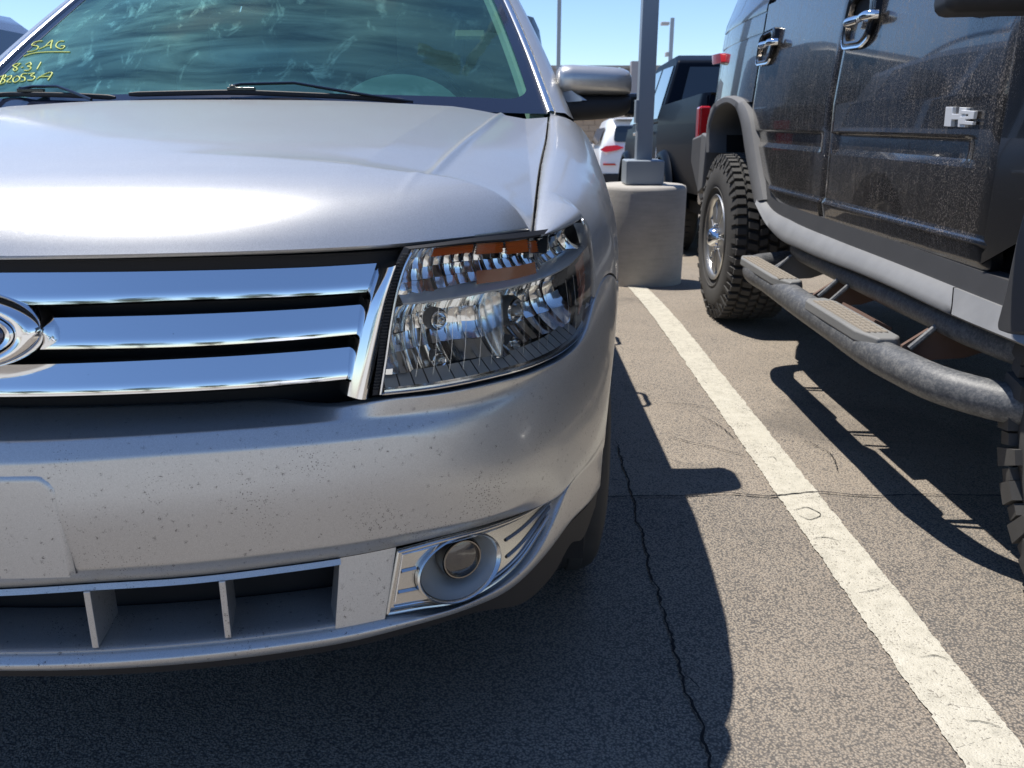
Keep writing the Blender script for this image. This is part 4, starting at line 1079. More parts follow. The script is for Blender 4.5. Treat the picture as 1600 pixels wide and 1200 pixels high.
# paint-pen writing on the glass
def zz(l): return [(a*.175, b*.175) for a, b in l]
strokes = [[(385,372),(340,375),(300,393),(287,408),(318,414),(347,424),(338,444),(300,462),(248,470)],
 [(352,444),(400,425),(440,388),(472,366),(462,400),(458,440)], [(396,424),(428,414),(462,410)],
 [(578,375),(545,374),(512,394),(503,418),(530,438),(566,440),(582,420),(548,416)],
 [(215,508),(300,482),(400,471),(520,469),(630,470)],
 [(190,571),(150,576),(120,594),(145,608),(160,622),(138,640),(122,628),(150,605),(188,573)], [(194,609),(216,606)],
 [(232,582),(278,567),(284,584),(250,600),(282,610),(266,632),(220,636)], [(371,562),(352,595),(335,626)],
 [(38,678),(22,716),(2,756)], [(8,692),(58,680),(52,698),(18,712),(50,722),(42,744),(2,760)],
 [(72,692),(108,684),(104,702),(66,738),(106,740)], [(152,688),(122,712),(124,738),(158,736),(182,706),(166,688),(152,688)],
 [(248,664),(206,668),(192,690),(226,700),(226,724),(182,738)], [(258,666),(312,660),(280,684),(316,694),(302,718),(250,724)],
 [(332,714),(384,680),(440,656),(470,655),(455,690),(432,722)], [(352,694),(404,690),(458,690)]]
for st_ in strokes:
    pts = [gl(a, b, .002) for a, b in catmull(zz(st_), 26)]
    if any(p is None for p in pts): print('stroke off glass'); continue
    mb = MB(); mb.tube(pts, .00175, 6); obj('pen_stroke', mb, 'yellowmark', ws)
# wipers
def wpt(a, b, l):
    p = gl(a, b, l)
    return p if p is not None else Vector((*[q for q in (onY(a, b, 2.3)[0], 2.3)], onY(a, b, 2.3)[1]))
for k, (blade, arm, claw) in enumerate((([(205,149),(290,147),(370,146),(460,149),(560,154),(640,160)], [(366,137),(380,134),(462,132),(520,142),(580,152),(645,161)], (380,141)),
                         ([(-120,156),(-60,151),(0,150),(60,149),(130,151),(184,154)], [(38,141),(60,137),(98,137),(122,146),(150,158)], (55,143)))):
    mb = MB(); mb.tube([wpt(a, b+5, .012) for a, b in blade], [.003]+[.0043]*(28)+[.0022], 8, smooth=30, squash=1.5); bl = obj('wiper', mb, 'blackplastic', car)
    mb = MB(); mb.tube([wpt(a, b+11, .024) for a, b in arm], .0038, 8, smooth=0); obj('wiper_arm', mb, 'gloss_black', bl)
    mb = MB(); mb.box(wpt(claw[0], claw[1]+8, .018), (.070, .012, .009)); mb.box(wpt(claw[0]-12, claw[1]+7, .022), (.016, .010, .009)); obj('wiper_clip', mb, 'gloss_black', bl, bevel=.002)
# door mirrors
def T_(p, sg):      # final seat of the mirror: a little farther back and deeper
    x, y, z = p; xa = abs(x-XC)-.80; return (XC+sg*(.805+xa*1.035), 2.59+(y-2.50)*1.35, 1.05+(z-1.05)*1.04)
def mirror(sg):
    def sec(x, zc_, hz, yc, hy, n=28, p=2.8, lo=0, hi=1):
        out = []
        for t in np.linspace(0, 2*pi, n, endpoint=False):
            c_, s_ = cos(t), sin(t); out.append((XC+sg*x, yc+hy*math.copysign(abs(c_)**(2/p), c_), zc_+hz*math.copysign(abs(s_)**(2/p), s_)))
        return out
    X0 = .123-XC; X1 = .336-XC; L_ = X1-X0
    def st(f, upper):
        # f 0..1 outboard; returns section
        sw = .045*f
        if upper: return (X0+L_*f, 1.158-.004*f, .044, 2.50+sw, .060)
        return (X0+L_*f, 1.092+.004*f, .030, 2.505+sw, .056)
    mb = MB(); rows = []
    for f, k in ((-.02,.15),(.0,.62),(.03,.84),(.09,.96),(.2,1),(.5,1),(.75,1),(.88,.97),(.95,.88),(.985,.72),(1.0,.45),(1.003,.1)):
        x, z, hz, y, hy = st(f, True); zt = z+.044*(1-.10*f); zb = 1.119; hz = (zt-zb)/2; rows.append(sec(x, zb+hz*(k if f > .5 else 1)*1.0 if False else (zt+zb)/2-(1-k)*hz*(.55 if f > .5 else .2), hz*k, y, hy*k))
    mb.grid(rows, closed=True); mb.poly(rows[0]); mb.poly(rows[-1]); mb.v = [T_(p, sg) for p in mb.v]; mir = obj('door_mirror', mb, 'silver', car, ang=60)
    mb = MB(); rows = []
    for f, k in ((-.10,.5),(.0,.92),(.2,1),(.5,1),(.8,.96),(.93,.88),(.985,.7),(1.0,.3)):
        x, z, hz, y, hy = st(f, False); zt = 1.122; zb = 1.050+.010*f; hz = (zt-zb)/2; rows.append(sec(x, zt-hz*k, hz*k, y, hy*(.6+.4*k)*.96))
    mb.grid(rows, closed=True); mb.poly(rows[0]); mb.poly(rows[-1]); mb.v = [T_(p, sg) for p in mb.v]; obj('mirror_base', mb, 'blackplastic', mir, ang=60)
    mb = MB(); mb.grid([[(XC+sg*.80, 2.50, 1.152), (XC+sg*.88, 2.475, 1.120)], [(XC+sg*.80, 2.49, 1.108), (XC+sg*.90, 2.465, 1.106)], [(XC+sg*.80, 2.56, 1.10), (XC+sg*.90, 2.55, 1.10)]])
    mb.grid([[(XC+sg*.79, 2.50, 1.150), (XC+sg*.835, 2.462, 1.148), (XC+sg*.885, 2.452, 1.110)], [(XC+sg*.79, 2.50, 1.10), (XC+sg*.835, 2.462, 1.10), (XC+sg*.885, 2.452, 1.104)]])
    mb.v = [T_(p, sg) for p in mb.v]; obj('mirror_stem', mb, 'silver', mir)
    for k in range(4):
        f = .16+.22*k; mb = MB(); mb.box((XC+sg*(X0+L_*f), 2.452+.045*f+.028, 1.193-.004*f), (.005, .03, .008)); mb.v = [T_(p, sg) for p in mb.v]; obj('cap_rib', mb, 'satinbright', mir)
    mb = MB(); mb.tube([(XC+sg*(X0+L_*f), 2.478+.045*f, 1.1945-.0085*f) for f in np.linspace(.04, .93, 14)], .0016, 6); mb.v = [T_(p, sg) for p in mb.v]; obj('cap_bead', mb, 'silver_line', mir)
    mb = MB(); mb.box((XC+sg*(X0+L_*.5), 2.585, 1.135), (L_*.85, .012, .10)); mb.v = [T_(p, sg) for p in mb.v]; obj('mirror_glass', mb, 'chrome', mir)
mirror(1); mirror(-1)
# wheels
def wagon_wheel(sg, Y):
    xo = XC+sg*.89
    mb = MB(); mb.lathe([(.225, .0), (.24, .005), (.30, .012), (.345, .0), (.362, -.012), (.370, -.03), (.372, -.10), (.370, -.18), (.36, -.20), (.33, -.215), (.24, -.21)], (xo, Y, .368), 'X', 72, sg)
    wh = obj('wheel', mb, 'rubber', car)
    for r_ in (-.055, -.10, -.15):
        mb = MB(); mb.lathe([(.3735, r_-.016), (.3765, r_-.013), (.3765, r_+.013), (.3735, r_+.016)], (xo, Y, .368), 'X', 72, sg); obj('tread_band', mb, 'rubber', wh)
    mb = MB(); mb.lathe([(.228, -.20), (.228, -.01), (.222, .002), (.212, -.006), (.205, -.05), (.20, -.19)], (xo, Y, .368), 'X', 60, sg); obj('rim', mb, 'alloy', wh)
    mb = MB()
    for k in range(6):
        a = k*pi/3; q = Matrix.Rotation(a*sg, 3, 'X'); mb.box(Vector((xo-sg*.02, Y, .368)) + q @ Vector((0, 0, .12)), (.02, .055, .19), q)
    mb.lathe([(.0, .0), (.05, -.002), (.06, -.02), (.06, -.06)], (xo, Y, .368), 'X', 24, sg); obj('spokes', mb, 'alloy', wh, bevel=.004)
for sg in (1, -1):
    wagon_wheel(sg, WY); wagon_wheel(sg, 4.83)

# ------------------------------------------------------------------ black boxy off-roader on the right
HX = 1.135
hum = thing('offroad_truck', 'dusty black boxy off-road truck with side step tubes, badge on its door', 'truck', (2.15, 3.05, 0))
def hxz(z, Y=3.0):
    x = HX + max(0, z-1.11)*.085
    if z < 1.11: x += .006*(1.11-z)/.35
    x -= .020*sm(.790, .762, z)*0
    if z < .80: x -= .010*(1-sm(.768, .784, z)) ; x += .22*max(0, (.765-z))
    if Y > 4.35: x += .075*((Y-4.35)/1.0)**2
    return x
def door(name, zs, yl, yr, recess=None, mat='hpaint', nx=44, dent=True):
    rows = []
    for z in zs:
        a, b = yl(z), yr(z); row = [(hxz(z, a)+.035, a, z)]
        for k in range(nx+1):
            u = k/nx; Y = a+(b-a)*u; x = hxz(z, Y)
            e = min((Y-a), (b-Y), (z-zs[0])*1.0+.0005, 9); x += .007*(1-sm(0, .012, e))
            if recess:
                y0, y1, z0, z1 = recess
                my = sm(y0-.006, y0+.006, Y)*(1-sm(y1-.006, y1+.006, Y)); mz = sm(z0-.003, z0+.009, z)*(1-sm(z1-.003, z1+.004, z))
                x += .013*my*mz
            row.append((x, Y, z))
        row.append((hxz(z, b)+.035, b, z)); rows.append(row)
    first = [(p[0]+.03, p[1], p[2]+.004) for p in rows[0]]
    mb = MB(); mb.grid([first]+rows); return obj(name, mb, mat, hum, ang=42)
def zsamp(z0, z1): 
    base = list(np.linspace(z0, z1, 46)) + [.745,.755,.765,.775,.785,.795,.805,.94,.96,.975,.99,1.0,1.004,1.008,1.012,1.02,1.1,1.105,1.11,1.115,1.12]
    return sorted(set([round(float(z), 5) for z in base if z0 <= z <= z1]))
rc = [onX(a, b, HX+.02) for a, b in ((1296,358),(1249,337),(1219,314),(1196,272),(1185,216),(1180,169),(1180,110),(1183,50))]
rcz = np.array([p[1] for p in rc]); rcy = np.array([p[0] for p in rc]); o_ = np.argsort(rcz)
rcy[5:] = rcy[5]
print('rear door', [(round(float(a),2), round(float(b),2)) for a, b in rc])
seamY = onX(1293, 250, HX+.01)[0]; frontY = onX(1576, 128, HX)[0]; print('seam', seamY, frontY)
def cornercut(z, z0, r): 
    d = z-z0
    return r-math.sqrt(max(0, r*r-(r-d)**2)) if d < r else 0
rear_door = door('rear_door', zsamp(.690, 1.56), lambda z: seamY+.0015, lambda z: float(np.interp(z, rcz[o_], rcy[o_]))-.0015, recess=(seamY+.07, rc[5][0]-.12, .95, 1.01))
front_door = door('front_door', zsamp(.690, 1.56), lambda z: frontY-.035*(1-sm(.75, 1.1, z))+cornercut(z, .69, .05), lambda z: seamY-.0015, recess=(frontY+.14, seamY-.06, .95, 1.01))
# quarter panel with the wheel opening
RWY, RWZ, TR = 4.66, .445, .445
flo = [onX(a, b, 1.10) for a, b in ((1106,236),(1108,175),(1127,152),(1145,151),(1164,163),(1175,200),(1181,250),(1190,306))]
def qlow(Y):
    return .72 if (Y > 5.22) else (1.14 if Y > 4.08 else .9)
mb = MB(); rows = []
for Y in [rc[5][0]+.002] + list(np.linspace(rc[5][0]+.05, 5.30, 26)) + [5.34, 5.37, 5.39]:
    z0 = qlow(Y); row = []
    back = .0 if Y < 5.3 else (Y-5.3)
    for z in sorted(list(np.linspace(z0, 1.96, 30)) + [1.435,1.4375,1.4425,1.445,1.525,1.5275,1.5325,1.535]):
        g = .010*(math.exp(-((z-1.44)/.0028)**2)+math.exp(-((z-1.53)/.0028)**2)); tumb = .28*max(0, z-1.56)
        row.append((hxz(z, Y)+g+tumb+back*back*8, Y, z))
    rows.append(row)
rows = [[(p[0]+.03, p[1], p[2]) for p in rows[0]]] + rows + [[(p[0]+.25, p[1]+.03, p[2]) for p in rows[-1]], [(3.15, 5.44, p[2]) for p in rows[-1]]]
mb.grid(rows); obj('quarter_panel', mb, 'hpaint', hum, ang=40)
mb = MB(); c = onX(1121.5, 92, 1.18); cs = [onX(a, b, 1.175) for a, b in ((1115,101),(1114,86),(1127,83),(1129,98))]
mb.prism([(1.168, y, z) for y, z in rpoly(cs, .012)], [(1.21, y, z) for y, z in rpoly(cs, .012)]); obj('side_marker', mb, 'redlens', hum, bevel=.004)
# body core behind the panels
mb = MB(); mb.box((2.15, 2.95, 1.13), (1.93, 2.18, .98)); mb.box((2.20, 4.55, 1.35), (1.80, 1.4, .42)); mb.box((2.30, 4.6, .9), (1.3, 1.6, .5)); obj('body_core', mb, 'gloss_black', hum)
# greenhouse
mb = MB(); rows = []
for Y in (1.95, 2.2, 2.6, 3.0, 3.5, 4.1):
    k = .42*(1-sm(1.9, 2.5, Y)) ; rows.append([(1.175, Y, 1.56), (1.185+.0, Y, 1.60), (1.26, Y+.0, 1.88), (1.32, Y, 1.96), (2.15, Y, 2.0), (2.98, Y, 1.96), (3.1, Y, 1.6), (3.12, Y, 1.56)])
mb.grid(rows); mb.poly(rows[0]); mb.box((2.15, 4.75, 1.985), (1.6, 1.3, .03)); obj('roof', mb, 'hpaint', hum, ang=40)
for (a, b) in ((2.12, 2.98), (3.12, 3.93)):
    pts = rpoly([(a, 1.59), (b, 1.575), (b-.0, 1.86), (a+.02, 1.86)], .05)
    f = lambda z: 1.185+(z-1.6)*.286
    mb = MB(); mb.prism([(f(z)-.004, y, z) for y, z in pts], [(f(z)+.02, y, z) for y, z in pts]); wdw = obj('side_window', mb, 'carglass', hum)
    mb = MB(); mb.tube([(f(z)-.006, y, z) for y, z in pts]+[(f(pts[0][1])-.006, *pts[0])], .009, 6); obj('window_seal', mb, 'blackplastic', wdw)
# sill strip and grey rocker cladding
zr_top = onX(1534, 466, 1.14); 
RT = [onX(a, b, 1.125) for a, b in ((1187,300),(1200,322),(1235,345),(1300,373),(1400,412),(1534,466),(1605,494))]
RB = [onX(a, b, 1.095) for a, b in ((1180,318),(1195,347),(1215,370),(1250,388),(1380,441),(1508,500),(1605,540))]
rt = catmull(RT, 60); rb = catmull(RB, 60)
mb = MB(); rows = []
for k, ((y1, z1), (y2, z2)) in enumerate(zip(rt, rb)):
    rows.append([(1.150, y1, z1-.001), (1.135, y1, z1-.001), (1.124, y1, z1-.001), (1.104, (y1*.3+y2*.7), z1*.3+z2*.7), (1.094, y2, z2), (1.100, y2+.0, z2-.006), (1.14, y2, z2-.008), (1.3, y2, z2-.008)])
cut = 50
mb.grid(rows[:cut+1]); obj('rocker_cladding', mb, 'rocker', hum, ang=80)
mb = MB(); mb.grid([[(p[0], p[1]-.006, p[2]) for p in rows[cut]]]+rows[cut+1:]); obj('rocker_end_cap', mb, 'rocker', hum, ang=45)
mb = MB(); mb.grid([[(r[0][0]-.019+.012*q, r[0][1], r[0][2]-.006+.062*q) for q in (0, .25, .5, .75, .94, 1)] + [(r[0][0]+.03, r[0][1], r[0][2]+.06)] for r in rows]); obj('sill_strip', mb, 'darkcladding', hum, ang=45)
# wheel arch flares
def flare(px, thick=.055, xo=1.105):
    pass
ctr = (RWY, .62)
fo = catmull([onX(a, b, 1.115) for a, b in ((1105,238),(1106,196),(1112,170),(1127,153),(1145,151),(1160,161),(1169,181),(1176,220),(1183,265),(1192,312))], 60)
fi_ = catmull([onX(a, b, 1.115) for a, b in ((1108.5,238),(1110,200),(1116,180),(1128,166),(1143,163),(1152,172),(1159,195),(1165,236),(1172,276),(1180,318))], 60)
mb = MB(); mb.grid([[(1.20, y1, z1+.004), (1.118, y1, z1), (1.106, y1*.8+y2*.2, z1*.8+z2*.2), (1.104, y1*.2+y2*.8, z1*.2+z2*.8), (1.112, y2, z2), (1.30, y2, z2-.01)] for (y1, z1), (y2, z2) in zip(fo, fi_)]); obj('wheel_flare', mb, 'flare', hum, ang=40)
mb = MB(); mb.grid([[(x, y, z) for x in (1.21, 1.75)] for y, z in fi_]); mb.poly([(1.75, 4.0, .4), (1.75, 5.4, .4), (1.75, 5.4, 1.3), (1.75, 4.0, 1.3)]); mb.box((1.6, 5.25, .75), (.5, .02, .7)); mb.box((1.7, 3.96, .75), (.8, .02, .6)); obj('wheel_house', mb, 'void', hum)
ff = [onX(a, b, 1.10) for a, b in ((1640,300),(1600,325),(1588,370),(1570,455),(1556,508),(1560,522),(1575,526),(1640,522))]
mb = MB(); mb.prism([(1.098, y, z) for y, z in ff], [(1.30, y, z) for y, z in ff]); obj('wheel_flare', mb, 'darkcladding', hum, bevel=.012, seg=3)
# fender, hood and nose ahead of the door (beyond the frame)
mb = MB(); yy = frontY-.006
mb.grid([[(HX+.03, yy, z) for z in np.linspace(.72, 1.42, 8)], [(HX+.0, yy, z) for z in np.linspace(.72, 1.42, 8)], [(HX+.002, 1.5, z) for z in np.linspace(1.0, 1.42, 8)], [(HX+.01, 1.0, z) for z in np.linspace(.95, 1.38, 8)], [(HX+.03, .62, z) for z in np.linspace(.72, 1.34, 8)], [(3.1, .60, z) for z in np.linspace(.72, 1.34, 8)]])
mb.grid([[(HX, yy, 1.42), (2.15, yy, 1.48), (3.15, yy, 1.42)], [(HX+.03, .62, 1.34), (2.15, .60, 1.38), (3.1, .62, 1.34)]])
obj('front_body', mb, 'hpaint', hum, ang=40)
mb = MB(); mb.grid([[(1.24, 1.90, 1.45), (3.06, 1.90, 1.45)], [(1.30, 2.14, 1.94), (3.0, 2.14, 1.94)]]); obj('windshield', mb, 'carglass', hum)
mb = MB(); mb.box((2.15, .50, .80), (1.9, .22, .28)); obj('front_bumper', mb, 'blackplastic', hum, bevel=.03)
mb = MB(); bp = [(5.37,.985),(5.70,.95),(5.72,.80),(5.60,.55),(5.38,.60)]
mb.prism([(1.165 if z > .7 else 1.22, y, z) for y, z in bp], [(3.12 if z > .7 else 3.08, y, z) for y, z in bp]); obj('rear_bumper', mb, 'flare', hum, bevel=.02, seg=3)
mb = MB(); mb.prism([(1.15, y, z) for y, z in ((5.20,.97),(5.36,.985),(5.37,.62),(5.24,.66))], [(1.5, y, z) for y, z in ((5.20,.97),(5.36,.985),(5.37,.62),(5.24,.66))]); obj('bumper_end', mb, 'flare', hum, bevel=.012)
mb = MB(); mb.box((2.15, 3.1, .58), (1.5, 4.6, .16)); mb.box((1.62, 3.1, .50), (.10, 4.6, .12)); mb.tube([(1.45, 4.6, .42), (2.85, 4.6, .42)], .06, 12); obj('chassis', mb, 'void', hum)
# door handles
def handle(pts, bar, par):
    Xh = HX+.018; q = rpoly([onX(a, b, Xh) for a, b in pts], .022, 4)
    cy = sum(p[0] for p in q)/len(q); cz_ = sum(p[1] for p in q)/len(q)
    sc = lambda k: [(cy+(y-cy)*k, cz_+(z-cz_)*k) for y, z in q]
    mb = MB(); mb.grid([[(Xh+.03, y, z) for y, z in q], [(Xh-.012, y, z) for y, z in q], [(Xh-.016, y, z) for y, z in sc(.95)], [(Xh-.014, y, z) for y, z in sc(.84)], [(Xh-.008, y, z) for y, z in sc(.80)]], closed=True); hb = obj('handle_plate', mb, 'gloss_black', par, ang=40)
    mb = MB(); mb.grid([[(Xh-.0155, y, z) for y, z in sc(.86)], [(Xh-.019, y, z) for y, z in sc(.80)], [(Xh-.016, y, z) for y, z in sc(.72)], [(Xh+.0, y, z) for y, z in sc(.70)]], closed=True); obj('handle_bezel', mb, 'darkchrome', par, ang=40)
    mb = MB(); mb.poly([(Xh+.005, y, z) for y, z in sc(.74)]); obj('handle_recess', mb, 'void', par)
    lo = sorted(q, key=lambda p: p[1])[:0]
    b = [onX(a, c, Xh-.03) for a, c in bar]; mb = MB(); mb.tube([(Xh-.012, *b[0]), (Xh-.034, *b[0])] if False else [(Xh-.012, b[0][0]+.002, b[0][1]), (Xh-.030, b[0][0]-.004, b[0][1]), (Xh-.034, (b[0][0]+b[1][0])/2, (b[0][1]+b[1][1])/2), (Xh-.030, b[1][0]+.004, b[1][1]), (Xh-.010, b[1][0]-.002, b[1][1])], .0105, 12, smooth=24, squash=1.3); obj('door_handle', mb, 'chrome', par)
    lowq = [(y, z) for y, z in q if z < cz_-.6*(cz_-min(p[1] for p in q))]; lowq.sort()
    mb = MB(); mb.grid([[(Xh-.010, y, z-.003) for y, z in lowq], [(Xh-.017, y, z+.0) for y, z in lowq], [(Xh-.016, y, z+.006) for y, z in lowq]]); obj('handle_lip', mb, 'chrome', par)
handle([(1333,-2),(1346,-18),(1377,-22),(1373,28),(1363,60),(1350,74),(1322,78),(1321,60),(1326,28)], ((1324,37),(1362,22)), front_door)
handle([(1191,60),(1198,50),(1216,41),(1214,72),(1208,92),(1203,100),(1186,103),(1186,92),(1188,78)], ((1189,72),(1208,65)), rear_door)
# badge
def plate(pts, x0, x1, mat='chrome', name='badge'):
    q = [onX(a, b, HX-.004) for a, b in pts]; mb = MB(); mb.prism([(x0, y, z) for y, z in q], [(x1, y, z) for y, z in q]); return obj(name, mb, mat, front_door, bevel=.0012, seg=2)
plate([(1480.5,167),(1491.5,167),(1490.5,178),(1500.5,178),(1502,167.5),(1513,168.5),(1509.5,199),(1499,198.5),(1499.8,187),(1489,187),(1488,198),(1477.5,197.5)], HX-.009, HX+.01, 'badgemetal', 'badge_letter_h')
plate([(1507,172),(1528.5,173.5),(1526,186),(1514,186.5),(1513.5,189),(1526,190),(1524.5,195.5),(1502.5,194),(1504.5,182.5),(1518,182),(1518.5,178.5),(1505.5,178)], HX-.013, HX-.004, 'badgemetal', 'badge_numeral_two')
# door mirror
mb = MB(); mb.box((.985, 1.88, 1.42), (.21, .13, .32), Matrix.Rotation(R(-12), 3, 'Z'), .96); hm = obj('door_mirror', mb, 'blackplastic', hum, bevel=.025, seg=3)
mb = MB(); mb.tube([(1.05, 1.90, 1.30), (1.12, 1.93, 1.285), (1.19, 1.97, 1.28)], .028, 10); obj('mirror_arm', mb, 'blackplastic', hm); mb = MB(); mb.tube([(1.05, 1.90, 1.50), (1.12, 1.93, 1.50), (1.19, 1.97, 1.50)], .024, 10); obj('mirror_arm', mb, 'blackplastic', hm)
tri = [onX(a, b, HX-.004) for a, b in ((1502,18),(1504,27),(1537,22),(1560,-2),(1590,-30),(1530,-30))]
mb = MB(); mb.prism([(HX-.004, y, z) for y, z in rpoly(tri, .012)], [(HX+.06, y, z) for y, z in rpoly(tri, .012)]); obj('mirror_mount', mb, 'gloss_black', hm, bevel=.004)

# tyres
def truck_wheel(Y, seed, front):
    xo = 1.118 if not front else 1.176; c0 = (xo, Y, TR); Wd = .31
    mb = MB(); mb.lathe([(.222, -.012), (.236, .004), (.30, .020), (.36, .016), (.395, .002), (.415, -.016), (.420, -.04), (.421, -Wd*.5), (.420, -Wd+.04), (.41, -Wd+.01), (.34, -Wd), (.22, -Wd+.02)], c0, 'X', 96, -1)
    for v in []: pass
    wh = obj('wheel', mb, 'tread', hum, ang=50)
    def P(r, a, x): return (xo+x, Y+r*cos(a), TR+r*sin(a))
    def lug(a0, a1, x0, x1, r0, r1, sk=0, ch=.004):
        mb = MB(); pa = [P(r0, a0, x0), P(r0, a1, x0), P(r0, a1+sk, x1), P(r0, a0+sk, x1)]; da = .10*(a1-a0); pb = [P(r1, a0+da, x0+ch), P(r1, a1-da, x0+ch), P(r1, a1+sk-da, x1-ch), P(r1, a0+sk+da, x1-ch)]
        mb.prism(pa, pb); return mb
    if front:
        nL = 30
        for k in range(nL):
            a = 2*pi*k/nL; d = 2*pi/nL
            for j, (x0, x1, r1, ex, o2) in enumerate(((-.004, .062, .447, .62 if k % 2 else .50, 0), (.070, .148, .449, .58, .45), (.156, .238, .449, .58, .0), (.246, .312, .447, .6, .45))):
                m2 = lug(a+o2*d, a+o2*d+ex*d, x0, x1, .412, r1, .0 if j in (0, 3) else .03*(1 if j == 1 else -1)); obj('tread_lug', m2, 'tread', wh, smooth=False)
            m2 = MB(); r0, r1 = .350, .441
            aa, ab = a+.04*d, a+(.60 if k % 2 else .52)*d
            m2.prism([P(r0+.03*(k % 2), aa, -.034), P(r0+.03*(k % 2), ab, -.034), P(r1, ab, -.022), P(r1, aa, -.022)], [P(r0+.03*(k % 2), aa, .01), P(r0+.03*(k % 2), ab, .01), P(r1, ab, .03), P(r1, aa, .03)]); obj('sidewall_lug', m2, 'tread', wh, smooth=False)
            m4 = MB(); aa, ab = a+.62*d, a+.96*d; m4.prism([P(.385, aa, -.028), P(.385, ab, -.028), P(.438, ab, -.014), P(.438, aa, -.014)], [P(.385, aa, .01), P(.385, ab, .01), P(.438, ab, .03), P(.438, aa, .03)]); obj('sidewall_lug', m4, 'tread', wh, smooth=False)
            m3 = MB(); m3.tube([P(.449, a+.12*d, .030), P(.4495, a+.42*d, .030)], .0022, 5); 
    else:
        mb = MB(); nL = 54
        for k in range(nL):
            a = 2*pi*k/nL; d = 2*pi/nL
            for j, (x0, x1, r1, ex, o2, sk) in enumerate(((-.002, .050, .441, .70, 0, 0), (.056, .108, .445, .72, .35, .025), (.114, .156, .446, .72, .1, -.02), (.162, .204, .446, .72, .5, .02), (.210, .256, .445, .72, .2, -.025), (.262, .310, .441, .70, .5, 0))):
                m2 = lug(a+o2*d, a+o2*d+ex*d, x0, x1, .415, r1, sk, .003); b = len(mb.v); mb.v += m2.v; mb.f += [[b+i for i in f] for f in m2.f]
            r0, r1 = .372, .425; aa, ab = a+.08*d, a+.55*d
            pa = [P(r0+.025*(k % 2), aa, -.017), P(r0+.025*(k % 2), ab, -.017), P(r1, ab, -.003), P(r1, aa, -.003)]; pb = [(p[0]+.02, p[1], p[2]) for p in pa]; mb.prism(pa, pb)
        obj('tread_blocks', mb, 'tread', wh, smooth=False, kind='stuff')
        # raised sidewall lettering-like ribs are left plain: a ring of fine ridges
        mb = MB(); mb.lathe([(.262, .0138), (.266, .0185), (.270, .0150)], c0, 'X', 72, -1); mb2 = obj('sidewall_bead', mb, 'tread', wh)
    mb = MB(); mb.lathe([(.232, .008), (.228, .014), (.214, .010), (.200, -.01), (.196, -.05), (.19, -.24)], c0, 'X', 72, -1); obj('rim', mb, 'alloy', wh, ang=45)
    mb = MB(); mb.lathe([(.195, -.12), (.10, -.10), (.0, -.10)], c0, 'X', 48, -1); obj('hub_back', mb, 'void', wh)
    for k in range(8):
        a = 2*pi*(k+.3)/8; hw0, hw1 = .20, .30; mb = MB()
        pa = [P(.080, a-.36, -.004), P(.080, a+.36, -.004), P(.150, a+.31, -.0), P(.205, a+.20, .004), P(.205, a-.20, .004), P(.150, a-.31, .0)]; pb = [(p[0]+.04, p[1], p[2]) for p in pa]
        mb.prism(pa, pb); obj('spoke', mb, 'alloy', wh, bevel=.006, seg=2)
    mb = MB(); mb.lathe([(.0, .052), (.018, .051), (.036, .044), (.048, .030), (.054, .0), (.070, -.008), (.085, -.016), (.085, -.05)], c0, 'X', 48, -1); obj('hub_cap', mb, 'chrome', wh, ang=40)
    for k in range(8):
        a = 2*pi*k/8; mb = MB(); p = Vector(P(.066, a, -.004)); mb.tube([p+Vector((.02, 0, 0)), p-Vector((.012, 0, 0))], .008, 8); obj('lug_nut', mb, 'chrome', wh)
    return wh
truck_wheel(RWY, 1, False); truck_wheel(1.455, 2, True)
def simple_wheel(x, Y, r, wd, par, sg, mat='tread'):
    mb = MB(); mb.lathe([(r*.55, 0), (r*.8, .012), (r*.95, 0), (r, -.03), (r, -wd+.03), (r*.93, -wd), (r*.55, -wd)], (x, Y, r+par.get('gz', 0)), 'X', 40, sg); wh = obj('wheel', mb, mat, par)
    mb = MB(); mb.lathe([(r*.56, -.02), (r*.53, .004), (r*.50, -.02), (r*.48, -.06), (0, -.06)], (x, Y, r+par.get('gz', 0)), 'X', 32, sg); rm = obj('rim', mb, 'alloy', wh)
    for k in range(5):
        a = 2*pi*k/5+.3; q = Matrix.Rotation(a, 3, 'X'); mb = MB(); mb.box(Vector((x-sg*.025, Y, r+par.get('gz', 0)))+q @ Vector((0, 0, r*.27)), (.03, r*.16, r*.5), q); obj('spoke', mb, 'alloy', wh)
    return wh
simple_wheel(3.17, RWY, TR, .3, hum, 1); simple_wheel(3.17, 1.455, TR, .3, hum, 1)
